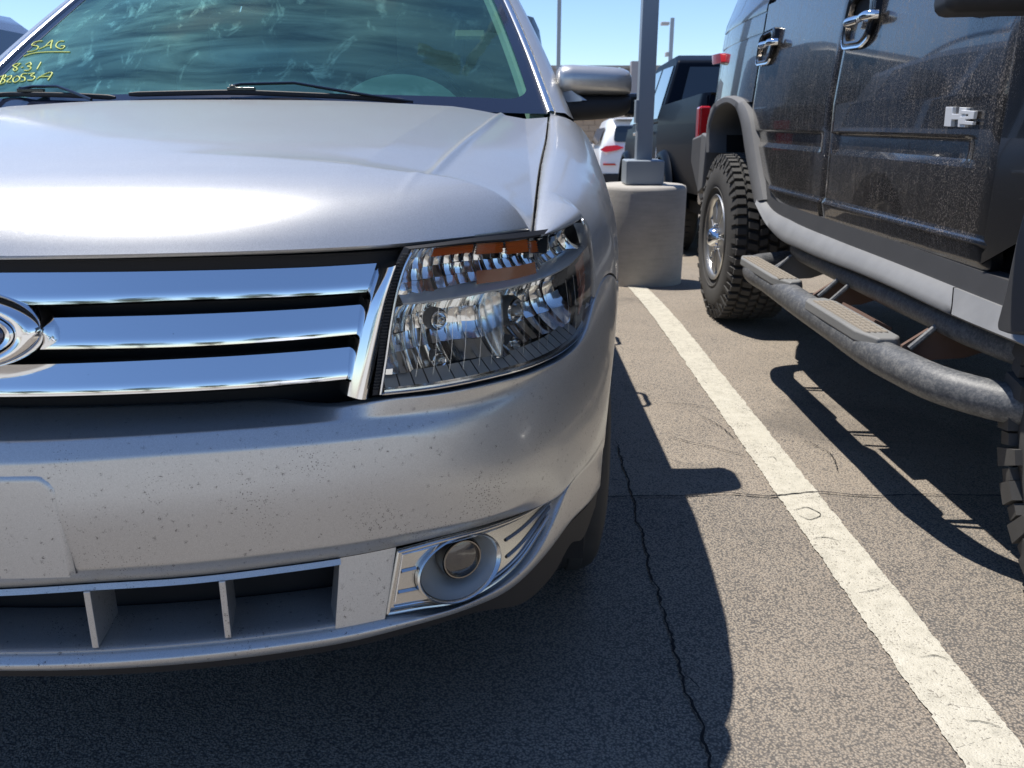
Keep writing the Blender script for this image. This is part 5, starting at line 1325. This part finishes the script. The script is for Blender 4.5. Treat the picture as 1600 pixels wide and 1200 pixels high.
# step tubes
mb = MB(); mb.tube([(1.62, 3.66, .50), (1.40, 3.64, .53), (1.20, 3.52, .55), (1.165, 3.38, .553), (1.155, 3.1, .553), (1.155, 2.3, .548), (1.165, 2.02, .545), (1.21, 1.86, .54), (1.33, 1.74, .54), (1.6, 1.68, .54)], .0385, 20, smooth=120); up = obj('side_tube', mb, 'tube', hum)
LTp = [(1.52, 3.74, .47), (1.20, 3.74, .455), (1.075, 3.69, .450), (1.030, 3.58, .447), (1.020, 3.3, .445), (1.015, 2.6, .435), (1.025, 2.18, .43), (1.075, 1.98, .425), (1.20, 1.84, .42), (1.40, 1.76, .42), (1.7, 1.74, .42)]
mb = MB(); mb.tube(LTp, .047, 24, smooth=150); lowt = obj('side_tube', mb, 'tube', hum)
for ya, yb in ((3.665, 3.02), (2.78, 2.23)):
    mb = MB(); pl = [(.966, ya-.03), (.98, ya), (1.05, ya+.01), (1.072, ya-.05), (1.072, yb+.03), (1.05, yb+.0), (.99, yb), (.964, yb+.10)]
    if ya > 3: pl = [(.972, ya-.06), (.99, ya-.0), (1.05, ya+.005), (1.066, ya-.05), (1.066, yb+.05), (1.05, yb+.02), (1.0, yb+.0), (.968, yb+.12)]
    zt = .497 if ya > 3 else .488
    mb.prism([(x+.004, y, zt-.034) for x, y in pl], [(x+(.006 if x < 1.03 else -.004), y, zt) for x, y in pl]); stp = obj('step_pad', mb, 'stepplastic', hum, bevel=.008, seg=3)
    nx_, ny_ = 4, 12
    for i in range(nx_):
        for j in range(ny_):
            yc = yb+.06+(ya-yb-.12)*(j+.5)/ny_; xc_ = .984+.066*(i+.5)/nx_
            mb = MB(); h = (ya-yb-.12)/ny_*.40; w2 = .066/nx_*.40; mb.prism([(xc_-w2, yc-h+.008, zt-.001), (xc_+w2, yc-h-.008, zt-.001), (xc_+w2, yc+h-.008, zt-.001), (xc_-w2, yc+h+.008, zt-.001)], [(xc_-w2*.7, yc-h*.8+.008, zt+.0045), (xc_+w2*.7, yc-h*.8-.008, zt+.0045), (xc_+w2*.7, yc+h*.8-.008, zt+.0045), (xc_-w2*.7, yc+h*.8+.008, zt+.0045)])
            obj('grip_stud', mb, 'stepdust', stp, smooth=False)
BR = [(1.045,.43),(1.05,.475),(1.15,.545),(1.36,.56),(1.40,.50),(1.22,.44)]
for Y in (3.42, 2.90, 2.80, 2.20):
    mb = MB(); mb.prism([(x, Y, z) for x, z in BR], [(x, Y+.012, z) for x, z in BR]) if Y != 2.80 else mb.box((1.12, 2.62, .462), (.06, .26, .012), Matrix.Rotation(R(25), 3, 'Y'))
    br = obj('step_bracket', mb, 'rust' if Y != 3.42 else 'flare', hum)
    mb = MB(); mb.tube([(1.060, Y-.02, .472), (1.125, Y-.02, .535)], .0085, 8); obj('bracket_rod', mb, 'tube', br)

# ------------------------------------------------------------------ ground, markings, cracks
mb = MB(); ys = [-60, -14, 0, 2, 4.2, 4.8, 5.4, 6, 6.5, 8, 12, 20, 25, 60, 500]
def gz_(y):
    if y < 4.2: return 0
    if y < 25: return -.035*(y-4.2)*sm(3.6, 6.5, y)
    return -.728-.003*(y-25)
mb.grid([[(x, y, gz_(y)) for y in ys] for x in (-300, -60, -20, -8, 0, 8, 20, 60, 300)])
obj('ground', mb, 'asphalt', None, kind='structure', ang=80)
mb = MB(); mb.grid([[(x, -14.42, .005), (x, -.75, .005)] for x in (-60, -10, 0, 10, 60)]); obj('bounce_aisle', mb, 'kerb', None, kind='structure')  # unseen pale slab, added to bounce sunlight onto the bumper face
rnd = random.Random(4)
def stripe(pl_, pr_, y0, y1, name='parking_line'):
    (xa, ya), (xb, yb) = pl_; (xc, yc), (xd, yd) = pr_
    L_ = lambda y: xa+(xb-xa)*(y-ya)/(yb-ya); R_ = lambda y: xc+(xd-xc)*(y-yc)/(yd-yc)
    n = 900; rows = []; a = b = 0
    for i in range(n+1):
        y = y0+(y1-y0)*(i/n)**1.6; a = a*.6+rnd.uniform(-.0022, .0022); b = b*.6+rnd.uniform(-.0022, .0022)
        if rnd.random() < .02: a += .005
        if rnd.random() < .02: b -= .005
        l, r = L_(y)+a, R_(y)+b; z = gz_(y)+.004
        rows.append([(l, y, z)] + [(l+(r-l)*k/3, y, z) for k in (1, 2)] + [(r, y, z)])
    mb = MB(); mb.grid(rows); return obj(name, mb, 'stripe', None, kind='structure')
e1 = (onZ(1051.7, 540), onZ(1508, 1200)); e2 = (onZ(1091.7, 540), onZ(1600, 1172))
print('stripe', e1, e2)
stripe(e1, e2, .25, 6.3)
for dx in (-2.72, 2.78, -5.45): stripe([(x+dx, y) for x, y in e1], [(x+dx, y) for x, y in e2], -.6, 6.3)
def crack(pts, w, name='pavement_crack', jag=.006, step=.012, z=.0062, taper=True):
    c = catmull(pts, max(8, int(sum(math.hypot(a[0]-b[0], a[1]-b[1]) for a, b in zip(pts, pts[1:]))/step))); rows = []; j = 0
    for i, (x, y) in enumerate(c):
        k = min(i, len(c)-2); tx, ty = c[k+1][0]-c[k][0], c[k+1][1]-c[k][1]; L_ = math.hypot(tx, ty) or 1; nx, ny = -ty/L_, tx/L_
        j = j*.72+rnd.uniform(-jag, jag); ww = w*rnd.uniform(.35, 1.35)*(min(1, i/6, (len(c)-1-i)/6) if taper else 1)+.0004
        rows.append([(x+nx*(j-ww), y+ny*(j-ww), gz_(y)+z), (x+nx*(j+ww), y+ny*(j+ww), gz_(y)+z)])
    mb = MB(); mb.grid(rows); return obj(name, mb, 'crackfill', None, kind='structure', smooth=False)
crack([onZ(a, b) for a, b in ((962,690),(978,745),(988,782),(1000,830),(1022,905),(1045,985),(1062,1050),(1085,1115),(1110,1198),(1130,1290))], .0024, jag=.0045)
crack([onZ(a, b) for a, b in ((1062,1050),(1074,1062),(1086,1085))], .0012)
crack([onZ(a, b) for a, b in ((880,779),(985,778),(1075,776),(1140,773),(1200,777),(1280,771),(1350,777),(1420,775),(1500,776),(1620,778))], .0024, jag=.002)
crack([onZ(a, b) for a, b in ((-1500,800),(-600,788),(300,782),(880,779))], .002, jag=.002)
for pp in (((1240,800),(1262,796),(1280,806),(1264,814),(1246,808)), ((1270,845),(1290,842),(1312,848)), ((1438,1030),(1462,1028),(1482,1034)), ((1508,1130),(1540,1132),(1562,1140)), ((1345,928),(1362,926),(1378,922)), ((1196,718),(1206,716),(1214,722)), ((1040,632),(1075,633),(1110,640)), ((1090,650),(1120,664),(1150,690)), ((1040,683),(1090,695),(1165,714)), ((1255,690),(1290,705),(1310,740))):
    crack([onZ(a, b) for a, b in pp], .0011, jag=.002, step=.006)

# ------------------------------------------------------------------ light pole on its concrete base
PY = 6.1; PXc = onY(1004.5, 252, PY)[0]; g0 = gz_(5.8)
lp = thing('light_pole', 'square grey steel light pole bolted to a round concrete base between the cars', 'light pole', (PXc, PY, .625))
mb = MB(); mb.box((PXc, PY, 4.2), (.108, .108, 7.2)); obj('shaft', mb, 'steel', lp, bevel=.006)
mb = MB(); mb.box((PXc, PY, .715), (.262, .262, .165)); obj('base_cover', mb, 'steel', lp, bevel=.012, seg=3)
c1 = onY(993, 174, PY-.05); mb = MB(); mb.box((PXc-.062, PY-.01, c1[1]), (.018, .085, .15)); obj('access_cover', mb, 'steel', lp, bevel=.003)
for k in range(3):
    mb = MB(); mb.tube([(PXc-.073, PY-.01, c1[1]-.05+.05*k), (PXc-.070, PY-.01, c1[1]-.05+.05*k)], .006, 8); obj('bolt', mb, 'chrome', lp)
mb = MB(); mb.box((PXc-.45, PY, 7.7), (.7, .32, .12)); obj('lamp_head', mb, 'steel', lp, bevel=.02)
mb = MB(); mb.lathe([(0.0, .63), (.285, .630), (.305, .622), (.313, .600), (.312, .3), (.309, -.1)], (PXc, PY, 0), 'Z', 64)
cb = obj('concrete_base', mb, 'concrete', None, ang=50); cb.location = (0, 0, 0)
tag(cb, 'round concrete pedestal under the grey light pole, its flat top in the sun', 'pole base')

# ------------------------------------------------------------------ generic body for cars farther off
def section(wl, wt, zb, zbelt, zr, xc, Y, gz):
    q = [(wl-.06, zb), (wl-.005, zb+.10), (wl, zb+.28), (wl-.004, (zb+zbelt)/2+.1), (wl-.025, zbelt-.04), (wl-.06, zbelt), ((wl-.06)*.5+wt*.5+.02, (zbelt+zr-.06)/2), (wt, zr-.06), (wt-.06, zr-.015), (wt-.25, zr+.012), (0, zr+.02)]
    return [(xc-a, Y, gz+z) for a, z in q] + [(xc+a, Y, gz+z) for a, z in q[-2::-1]]
def far_car(root, xc, gz, st, mat, dirn=1, rear_glass=None, ysorted=True):
    """st: list of (Y, wl, wt, zbottom, zbelt, zroof)"""
    rows = [section(wl, wt, zb, zbl, zr, xc, Y, gz) for Y, wl, wt, zb, zbl, zr in st]
    mb = MB(); mb.grid(rows); mb.poly(rows[0]); mb.poly(rows[-1]); return obj('body', mb, mat, root, ang=38)
# white crossover
CY, CG = 19.5, gz_(19.5); CXl = onY(936, 250, CY)[0]; cx = CXl+.92
wc = thing('white_crossover', 'white crossover parked beyond the light pole, its rear facing us', 'car', (cx, CY+2.2, CG))
far_car(wc, cx, CG, [(CY-.10, .80, .72, .48, .82, .92), (CY-.04, .90, .80, .30, .98, 1.06), (CY+.02, .915, .78, .28, 1.02, 1.22), (CY+.22, .92, .68, .26, 1.04, 1.50), (CY+.42, .925, .66, .26, 1.04, 1.63), (CY+1.2, .93, .66, .26, 1.0, 1.66), (CY+2.3, .93, .65, .26, .98, 1.62), (CY+3.0, .93, .70, .26, .97, 1.20), (CY+3.3, .92, .74, .26, .95, 1.06), (CY+4.2, .90, .70, .26, .85, .90), (CY+4.45, .82, .6, .30, .66, .7)], 'white')
def ydepth(z): return float(np.interp(z, [.3,.95,1.06,1.22,1.5,1.63], [CY-.05,CY-.11,CY-.05,CY+.015,CY+.215,CY+.415]))
def rear_patch(name, pts, mat, lift, par, k=.012, **kw):
    f = [(x+cx, ydepth(z)-lift, z+CG) for x, z in rpoly(pts, k, 3)]; mb = MB(); mb.prism(f, [(x, y+.05, z) for x, y, z in f]); return obj(name, mb, mat, par, **kw)
rear_patch('rear_window', [(-.62, 1.16), (.62, 1.16), (.56, 1.50), (-.56, 1.50)], 'carglass2', .03, wc, .09)
for s_ in (-1, 1):
    rear_patch('tail_light', [(s_*.92, .99), (s_*.80, 1.07), (s_*.55, 1.09), (s_*.38, 1.04), (s_*.55, .98), (s_*.80, .94)], 'redlens', .05, wc, .02)
    rear_patch('reflector', [(s_*.84, .66), (s_*.55, .66), (s_*.58, .70), (s_*.84, .70)], 'redlens', .05, wc, .01)
    mb = MB(); mb.grid([[(cx+s_*.93, CY+2.0, 1.07+CG), (cx+s_*.78, CY+2.1, 1.42+CG)], [(cx+s_*.92, CY+.45, 1.10+CG), (cx+s_*.74, CY+.55, 1.46+CG)]]); obj('side_window', mb, 'carglass2', wc)
    mb = MB(); mb.box((cx+s_*1.02, CY+2.35, 1.05+CG), (.22, .10, .15)); obj('door_mirror', mb, 'gloss_black', wc, bevel=.03)
    for Y in (CY+.85, CY+3.5):
        w3 = dict(); mb = MB(); mb.lathe([(.20, 0), (.30, .01), (.335, -.02), (.335, -.2), (.2, -.21)], (cx+s_*.935, Y, .335+CG), 'X', 36, s_); ww = obj('wheel', mb, 'rubber', wc)
        mb = MB(); mb.lathe([(.21, -.01), (.20, .01), (.17, -.03), (0, -.03)], (cx+s_*.935, Y, .335+CG), 'X', 30, s_); obj('rim', mb, 'alloy', ww)
rear_patch('plate_recess', [(-.36, .62), (.36, .62), (.36, .92), (-.36, .92)], 'white', .028, wc, .03)
mb = MB(); mb.box((cx, CY-.06, .36+CG), (1.74, .16, .24)); obj('lower_bumper', mb, 'blackplastic', wc, bevel=.03)
mb = MB(); mb.box((cx, CY+.30, 1.645+CG), (1.2, .3, .03)); obj('spoiler', mb, 'white', wc, bevel=.01)
# black pickup beyond the off-roader
XL = 1.445; GP = gz_(9.5)
pk = thing('black_pickup', 'glossy black pickup truck parked behind the boxy off-roader, red tail lamp showing', 'truck', (XL+1.0, 9.5, GP)); pk.rotation_euler.x = -math.atan(.034)
def side_poly(name, pts, x0, x1, mat, par=pk, tum=0, z0=1.3, **kw):
    f = lambda z: x0+max(0, z-GP-z0)*tum
    g = lambda z: x1-max(0, z-GP-z0)*tum
    a = [(f(z), y, z) for y, z in pts]; b = [(g(z), y, z) for y, z in pts]; mb = MB(); mb.prism(a, b); return obj(name, mb, mat, par, **kw)
def arcpts(yc, zc_, r, n=10): return [(yc+r*cos(t), zc_+r*sin(t)) for t in np.linspace(0.02, pi-.02, n)]
Wz = GP+.40
def body_side(name, y0, y1, z0, z1, yc):
    mb = MB()
    for x0, sg in ((XL, 1), (XL+1.95, -1)):
        rows = []
        for Y in np.linspace(y0, y1, 40):
            d = .45**2-(Y-yc)**2; zb = max(z0, Wz+math.sqrt(d) if d > 0 else 0); row = []
            for k in range(13):
                z = zb+(z1-zb)*k/12; t = (z-(z0+z1)/2-.06)/((z1-z0)/2); e = max(0, 1-(Y-y0)/.10) if name == 'bed' else max(0, 1-(y1-Y)/.35)
                row.append((x0+sg*(.050*abs(t)**2.2+(.05 if name == 'bed' else .28)*e*e), Y, z))
            row.append((x0+sg*.97, Y, z1+.004 if name != 'bed' else z1-.02)); rows.append(row)
        mb.grid(rows)
    mb.box((XL+.975, y0+.03, (z0+z1)/2), (1.84, .04, z1-z0-.04)); return obj(name, mb, 'darkblue', pk, ang=50)
bed = [(6.82, GP+.62), (6.80, GP+1.36), (8.78, GP+1.36), (8.78, GP+.50)] + [(8.30+.46*cos(t), Wz+.46*sin(t)) for t in np.linspace(.15, pi-.15, 12)]
body_side('bed', 6.80, 8.77, GP+.58, GP+1.36, 8.30)
front = [(8.80, GP+.42), (8.80, GP+1.22), (11.1, GP+1.22), (11.25, GP+1.20), (12.7, GP+1.10), (12.85, GP+.5)] + [(11.9+.46*cos(t), Wz+.46*sin(t)) for t in np.linspace(.15, pi-.15, 12)]
body_side('cab_body', 8.785, 11.58, GP+.42, GP+1.20, 11.0)
cabp = [(8.82, GP+1.20), (8.95, GP+1.80), (9.15, GP+1.87), (10.3, GP+1.87), (10.35, GP+1.80), (10.95, GP+1.18)]
side_poly('cab_roof', cabp, XL+.03, XL+1.92, 'darkblue', tum=.30, z0=1.2, bevel=.03, seg=3)
def winpoly(pts): 
    f = lambda z: XL+.02+max(0, z-GP-1.2)*.30
    mb = MB(); mb.prism([(f(z), y, z) for y, z in pts], [(f(z)+.03, y, z) for y, z in pts]); return obj('side_window', mb, 'carglass2', pk)
winpoly([(8.98, GP+1.25), (9.05, GP+1.76), (9.68, GP+1.78), (9.72, GP+1.25)]); winpoly([(9.80, GP+1.25), (9.77, GP+1.78), (10.35, GP+1.78), (11.05, GP+1.25)])
mb = MB(); f = [(XL+.22, GP+1.30), (XL+1.73, GP+1.30), (XL+1.62, GP+1.74), (XL+.33, GP+1.74)]; yb_ = lambda z: 8.82+(z-GP-1.2)*.215-.012
mb.prism([(x, yb_(z), z) for x, z in f], [(x, yb_(z)+.03, z) for x, z in f]); obj('rear_window', mb, 'carglass2', pk)
for k in (0, 1):
    xx = XL-.004 if k == 0 else XL+1.95+.004; sg = -1 if k == 0 else 1
    mb = MB(); mb.box((xx-sg*.045, 6.83, GP+1.08), (.095, .12, .36)); obj('tail_light', mb, 'redlens', pk, bevel=.02)
    for yc in (8.30, 11.0):
        mb = MB(); TTt = np.linspace(.05, pi-.05, 22); mb.grid([[(xx-sg*.01, yc+.545*cos(t), Wz+.545*sin(t)), (xx+sg*.035, yc+.52*cos(t), Wz+.52*sin(t)), (xx+sg*.04, yc+.47*cos(t), Wz+.47*sin(t)), (xx-sg*.25, yc+.46*cos(t), Wz+.46*sin(t))] for t in TTt]); obj('fender_flare', mb, 'darkblue', pk, ang=60)
        mb = MB(); mb.lathe([(.22, 0), (.30, .012), (.375, .0), (.40, -.03), (.40, -.24), (.36, -.27), (.2, -.27)], (xx-sg*.02, yc, Wz), 'X', 44, sg); ww = obj('wheel', mb, 'rubber', pk)
        mb = MB(); mb.lathe([(.23, .0), (.22, .012), (.18, -.04), (0, -.05)], (xx-sg*.02, yc, Wz), 'X', 32, sg); obj('rim', mb, 'alloy', ww)
        mb = MB()
        for j in range(40):
            a = 2*pi*j/40; q = Matrix.Rotation(a, 3, 'X')
            for o2 in (0, .11): mb.box(Vector((xx-sg*(.06+o2), yc, Wz))+q @ Vector((0, (.02 if o2 else 0), .402)), (.08, .035, .016), q)
        obj('tread_blocks', mb, 'rubber', ww, kind='stuff', smooth=False)
    mb = MB(); mb.box((xx+sg*.16, 9.40, GP+1.40), (.20, .12, .24)); obj('door_mirror', mb, 'gloss_black', pk, bevel=.04, seg=3)
    mb = MB(); mb.tube([(xx+sg*.05, 9.0, GP+.42), (xx+sg*.05, 10.9, GP+.42)], .05, 10); obj('side_step', mb, 'chrome', pk)
    for yh in (9.0, 9.95):
        mb = MB(); mb.box((xx+sg*.02, yh+.15, GP+1.12), (.03, .2, .035)); obj('door_handle', mb, 'chrome', pk, bevel=.006)
    mb = MB(); mb.box((xx+sg*.001, 9.75, GP+.82), (.004, .012, .78)); obj('door_seam', mb, 'void', pk)
mb = MB(); mb.box((XL+.97, 6.72, GP+.62), (1.9, .18, .22)); obj('rear_bumper', mb, 'darkchrome', pk, bevel=.03)
mb = MB(); mb.box((XL+.97, 9.8, GP+.45), (1.6, 5.6, .1)); obj('underbody', mb, 'void', pk)
# dark upright off-roader behind the wagon
dk = thing('dark_off_roader', 'tall black-green off-roader standing right behind the silver wagon', 'car', (-.62, 8.7, -.1))
rows = []; xc = -.62; g = -.10
for Y, w0, w1, zr in ((6.72, .93, .78, 1.86), (6.80, .955, .80, 1.92), (8.9, .955, .80, 1.93), (9.1, .955, .80, 1.88)):
    q = [(w0-.03, .5), (w0, .6), (w0, 1.15), (w0-.03, 1.22), (w1+.025, zr-.12), (w1-.02, zr-.03), (w1-.14, zr), (0, zr+.01)]; rows.append([(xc-a, Y, g+z) for a, z in q] + [(xc+a, Y, g+z) for a, z in q[-2::-1]])
mb = MB(); mb.grid(rows); mb.poly(rows[0]); mb.poly(rows[-1]); obj('body', mb, 'greenblack', dk, ang=40)
mb = MB(); mb.box((xc, 10.1, g+.85), (1.5, 2.0, .6)); obj('hood', mb, 'greenblack', dk, bevel=.04)
mb = MB(); mb.prism([(xc-.62, 6.70, g+1.25), (xc+.62, 6.70, g+1.25), (xc+.56, 6.73, g+1.72), (xc-.56, 6.73, g+1.72)], [(xc-.62, 6.74, g+1.25), (xc+.62, 6.74, g+1.25), (xc+.56, 6.77, g+1.72), (xc-.56, 6.77, g+1.72)]); obj('rear_window', mb, 'carglass2', dk)
mb = MB(); mb.lathe([(.0, -.12), (.2, -.12), (.33, -.08), (.38, .0), (.37, .1), (.2, .12)], (xc, 6.60, g+1.0), 'Y', 40); obj('spare_wheel', mb, 'rubber', dk)
for s_ in (-1, 1):
    mb = MB(); mb.box((xc+s_*.85, 6.72, g+1.02), (.12, .08, .22)); obj('tail_light', mb, 'redlens', dk, bevel=.01)
    f = lambda z: xc+s_*(.935-(z-1.22)*.24)
    for ya, yb in ((6.95, 7.85), (7.95, 8.75)):
        pts = rpoly([(ya, 1.27), (yb, 1.27), (yb, 1.72), (ya, 1.72)], .04); mb = MB(); mb.prism([(f(z), y, z+g) for y, z in pts], [(f(z)-s_*.03, y, z+g) for y, z in pts]); obj('side_window', mb, 'carglass2', dk)
    for Y in (7.35, 10.2):
        mb = MB(); mb.lathe([(.0, -.02), (.22, -.02), (.24, .01), (.34, .01), (.40, -.03), (.40, -.26), (.2, -.26)], (xc+s_*.98, Y, g+.40), 'X', 36, s_); obj('wheel', mb, 'rubber', dk)
# slate crossover on the far side of the wagon
nb = thing('slate_crossover', 'dark slate-blue crossover parked on the far side of the silver wagon', 'car', (-3.45, 3.9, 0))
xc = -3.45; st = [(1.5, .78, .60, .35, .62, .66), (1.7, .90, .68, .25, .80, .84), (2.5, .92, .72, .24, .96, 1.0), (2.75, .93, .72, .24, .98, 1.08), (3.3, .93, .66, .24, 1.05, 1.54), (3.8, .93, .66, .24, 1.10, 1.62), (5.2, .93, .66, .24, 1.12, 1.63), (5.8, .92, .66, .24, 1.12, 1.45), (6.1, .88, .70, .30, 1.0, 1.06)]
far_car(nb, xc, 0, st, 'greypaint')
for s_ in (-1, 1):
    for pts in ([(3.15, 1.10), (3.50, 1.46), (4.2, 1.53), (4.2, 1.13)], [(4.28, 1.14), (4.28, 1.53), (5.15, 1.52), (5.40, 1.18)]):
        f = lambda z: xc+s_*(.88-(z-1.08)*.42+.010)
        mb = MB(); mb.prism([(f(z), y, z) for y, z in pts], [(f(z)-s_*.02, y, z) for y, z in pts]); obj('side_window', mb, 'carglass2', nb)
    for Y in (2.4, 5.15):
        mb = MB(); mb.lathe([(.0, -.02), (.20, -.02), (.24, .01), (.34, -.03), (.34, -.2), (.2, -.21)], (xc+s_*.935, Y, .34), 'X', 36, s_); obj('wheel', mb, 'rubber', nb)
    mb = MB(); mb.box((xc+s_*.80, 1.60, .72), (.24, .2, .12)); obj('headlamp', mb, 'lens', nb, bevel=.02)
mb = MB(); mb.grid([[(xc-.78, 2.80, 1.02), (xc+.78, 2.80, 1.02)], [(xc-.60, 3.48, 1.50), (xc+.60, 3.48, 1.50)]]); obj('windshield', mb, 'carglass2', nb)

# ------------------------------------------------------------------ buildings, walls and far poles
def wall_box(name, c, d, mat, label, cat, group=None, bevel=0):
    mb = MB(); mb.box(c, d); o = obj(name, mb, mat, None, bevel=bevel); return tag(o, label, cat, group)
zt = onY(900, 106, 38)[1]
bl = thing('stucco_building', 'low grey stucco building across the lot with a plain parapet', 'building', (14, 40, -.8))
mb = MB(); mb.box((15.2, 44, (zt-.8)/2), (30, 12, zt+.8)); obj('wall', mb, 'stucco', bl)
mb = MB(); mb.box((15.2, 37.95, zt+.03), (30.1, .2, .12)); obj('parapet_cap', mb, 'concrete', bl)
pz1 = onY(990, 96, 37.6)[1]; pz0 = onY(990, 154, 37.6)[1]; pxl = onY(985, 120, 37.6)[0]; pxr = onY(998, 120, 37.6)[0]
mb = MB(); mb.box(((pxl+pxr)/2, 37.6, (pz0+pz1)/2), (pxr-pxl, .5, pz1-pz0)); obj('pilaster', mb, 'stucco', bl)  # wall pilaster, a narrow box proud of the stucco
for k in range(7):
    mb = MB(); mb.box((4.5+4.0*k, 37.97, .35), (1.6, .1, 1.9)); obj('window', mb, 'carglass2', bl) if k > 2 else None
tz = onY(900, 181, 30)[1]
tw = thing('block_wall', 'tan block wall with pale caps seen under the wagon mirror', 'wall', (3, 30, -.75))
bw, bh = .40, .20; n_row = 10; x0w = -1.0
for r_ in range(n_row):
    for c_ in range(26):
        zc = tz-.10-bh*(r_+.5); 
        if zc < -.75: continue
        xx = x0w+bw*c_+(bw/2 if r_ % 2 else 0)
        if r_ == 0 and c_ == 0:
            mb = MB(); mb.box((xx, 30, zc), (bw-.012, .2, bh-.012)); b0_ = obj('block', mb, 'tanblock', tw); bx0, bz0 = xx, zc; continue
        b_ = b0_.copy(); b_.location = (xx-bx0, rnd.uniform(-.006, .006), zc-bz0); col.objects.link(b_); b_.parent = tw
mb = MB(); mb.box((4.2, 30.04, tz-.9), (10.6, .12, 1.6)); obj('mortar_core', mb, 'tancap', tw)
for zz_ in (tz-.05, tz-.93):
    mb = MB(); mb.box((4.2, 29.97, zz_), (10.7, .28, .09)); obj('cap_course', mb, 'tancap', tw, bevel=.01)
wall_box('perimeter_wall', (-46, 60, .6), (80, .3, 3.4), 'stucco', 'long grey wall far off to the left of the lot', 'wall')
def far_pole(px_, Y, wd, top, name_label, head=None, heads=()):
    x = onY(px_, 100, Y)[0]; t = thing('lamp_post', name_label, 'lamp post', (x, Y, gz_(Y)), 'far lamp posts')
    mb = MB(); mb.box((x, Y, (top+gz_(Y))/2), (wd, wd, top-gz_(Y))); obj('shaft', mb, 'steel', t)
    for dx, z, w_, h_ in heads:
        mb = MB(); mb.box((x+dx, Y, z), (w_, .4, h_)); obj('lamp_head', mb, 'steelpale', t, bevel=.03)
    return t
far_pole(872.5, 26, .11, 9.0, 'thin lamp post rising just left of the wagon door mirror, top out of view', heads=((-.5, 8.9, .8, .12),))
z28 = onY(1045, 28, 48)[1]; z36 = onY(1045, 37, 48)[1]; z85 = onY(1045, 85, 48)[1]; z97 = onY(1045, 97, 48)[1]
far_pole(1047, 48, .19, z28, 'far lamp post with a small lamp head, right of the thick grey pole', heads=((-.38, z36, .42, .16), (-.20, z85, .16, .22), (.16, z97, .12, .16)))

# ------------------------------------------------------------------ behind the camera, unseen: added for the chrome and paint to mirror
rt = random.Random(11)
def tree(x, y, h, label):
    t = thing('tree', label, 'tree', (x, y, 0), 'trees added along the verge')
    mb = MB(); mb.tube([(x, y, 0), (x+.1, y, h*.35), (x-.05, y+.1, h*.62)], [.16, .12, .07], 8); 
    for k in range(5):
        a = rt.uniform(0, 6.28); mb.tube([(x, y, h*.35), (x+cos(a)*h*.18, y+sin(a)*h*.18, h*.62), (x+cos(a)*h*.28, y+sin(a)*h*.28, h*.8)], [.06, .04, .015], 6)
    obj('trunk', mb, 'bark', t)
    mb = MB(); cl = [(x+rt.gauss(0, h*.20), y+rt.gauss(0, h*.20), h*rt.uniform(.45, .98)) for _ in range(26)]
    for _ in range(2600):
        c = rt.choice(cl); p = Vector(c)+Vector((rt.gauss(0, 1), rt.gauss(0, 1), rt.gauss(0, .8)))*h*.075; s_ = rt.uniform(.05, .11)
        a = Vector((rt.gauss(0, 1), rt.gauss(0, 1), rt.gauss(0, 1))).normalized(); b = a.orthogonal().normalized()
        mb.poly([p-a*s_, p+b*s_*.5, p+a*s_, p-b*s_*.5])
    obj('crown', mb, 'leaf', t, smooth=False, fix=False)
TL = ['rounded tree on the verge behind the photographer, between two low bushes', 'low bushy tree beside the rounded one on the verge', 'taller tree straight behind the silver wagon nose', 'lowest bush-like tree in the middle of the verge', 'tall tree behind the white sedan on the verge', 'medium tree to the right of the white sedan', 'leftmost tree of the row along the verge', 'rightmost tree of the row along the verge']
for i, (x, y, h) in enumerate(((-9, -17, 3.2), (-5.2, -18, 2.6), (-2.2, -16.5, 3.4), (1.5, -18, 2.4), (5, -17, 3.6), (9.5, -18, 3.0), (-14, -17.5, 3.6), (15, -17, 3.3))):
    tree(x, y, h, TL[i])
mb = MB(); mb.grid([[(-60, -60, .10), (60, -60, .10)], [(-60, -14.6, .10), (60, -14.6, .10)]]); obj('dirt_verge', mb, 'gravel', None, kind='structure')
mb = MB(); mb.box((0, -14.5, .07), (120, .18, .15)); obj('kerb', mb, 'kerb', None, kind='structure', bevel=.01)
# unseen sedan, added for the chrome to mirror
sd = thing('added_sedan', 'unseen white sedan behind the camera, added for chrome reflections', 'car', (4.2, -10.5, 0))
xc = 4.2; far_car(sd, xc, 0, [(-13.0, .80, .6, .30, .75, .80), (-12.6, .90, .7, .24, .95, 1.0), (-11.8, .91, .64, .22, .96, 1.34), (-11.2, .91, .60, .22, .96, 1.44), (-10.2, .91, .60, .22, .95, 1.42), (-9.4, .91, .70, .22, .93, 1.02), (-8.5, .90, .7, .22, .80, .84), (-8.2, .80, .6, .28, .60, .62)], 'white')
for s_ in (-1, 1):
    for Y in (-12.1, -9.2):
        mb = MB(); mb.lathe([(.0, -.02), (.22, -.02), (.24, .01), (.33, -.03), (.33, -.2), (.2, -.21)], (xc+s_*.92, Y, .33), 'X', 30, s_); obj('wheel', mb, 'rubber', sd)
mb = MB(); mb.grid([[(xc-.74, -9.5, 1.0), (xc+.74, -9.5, 1.0)], [(xc-.58, -10.15, 1.42), (xc+.58, -10.15, 1.42)]]); obj('windshield', mb, 'carglass2', sd)
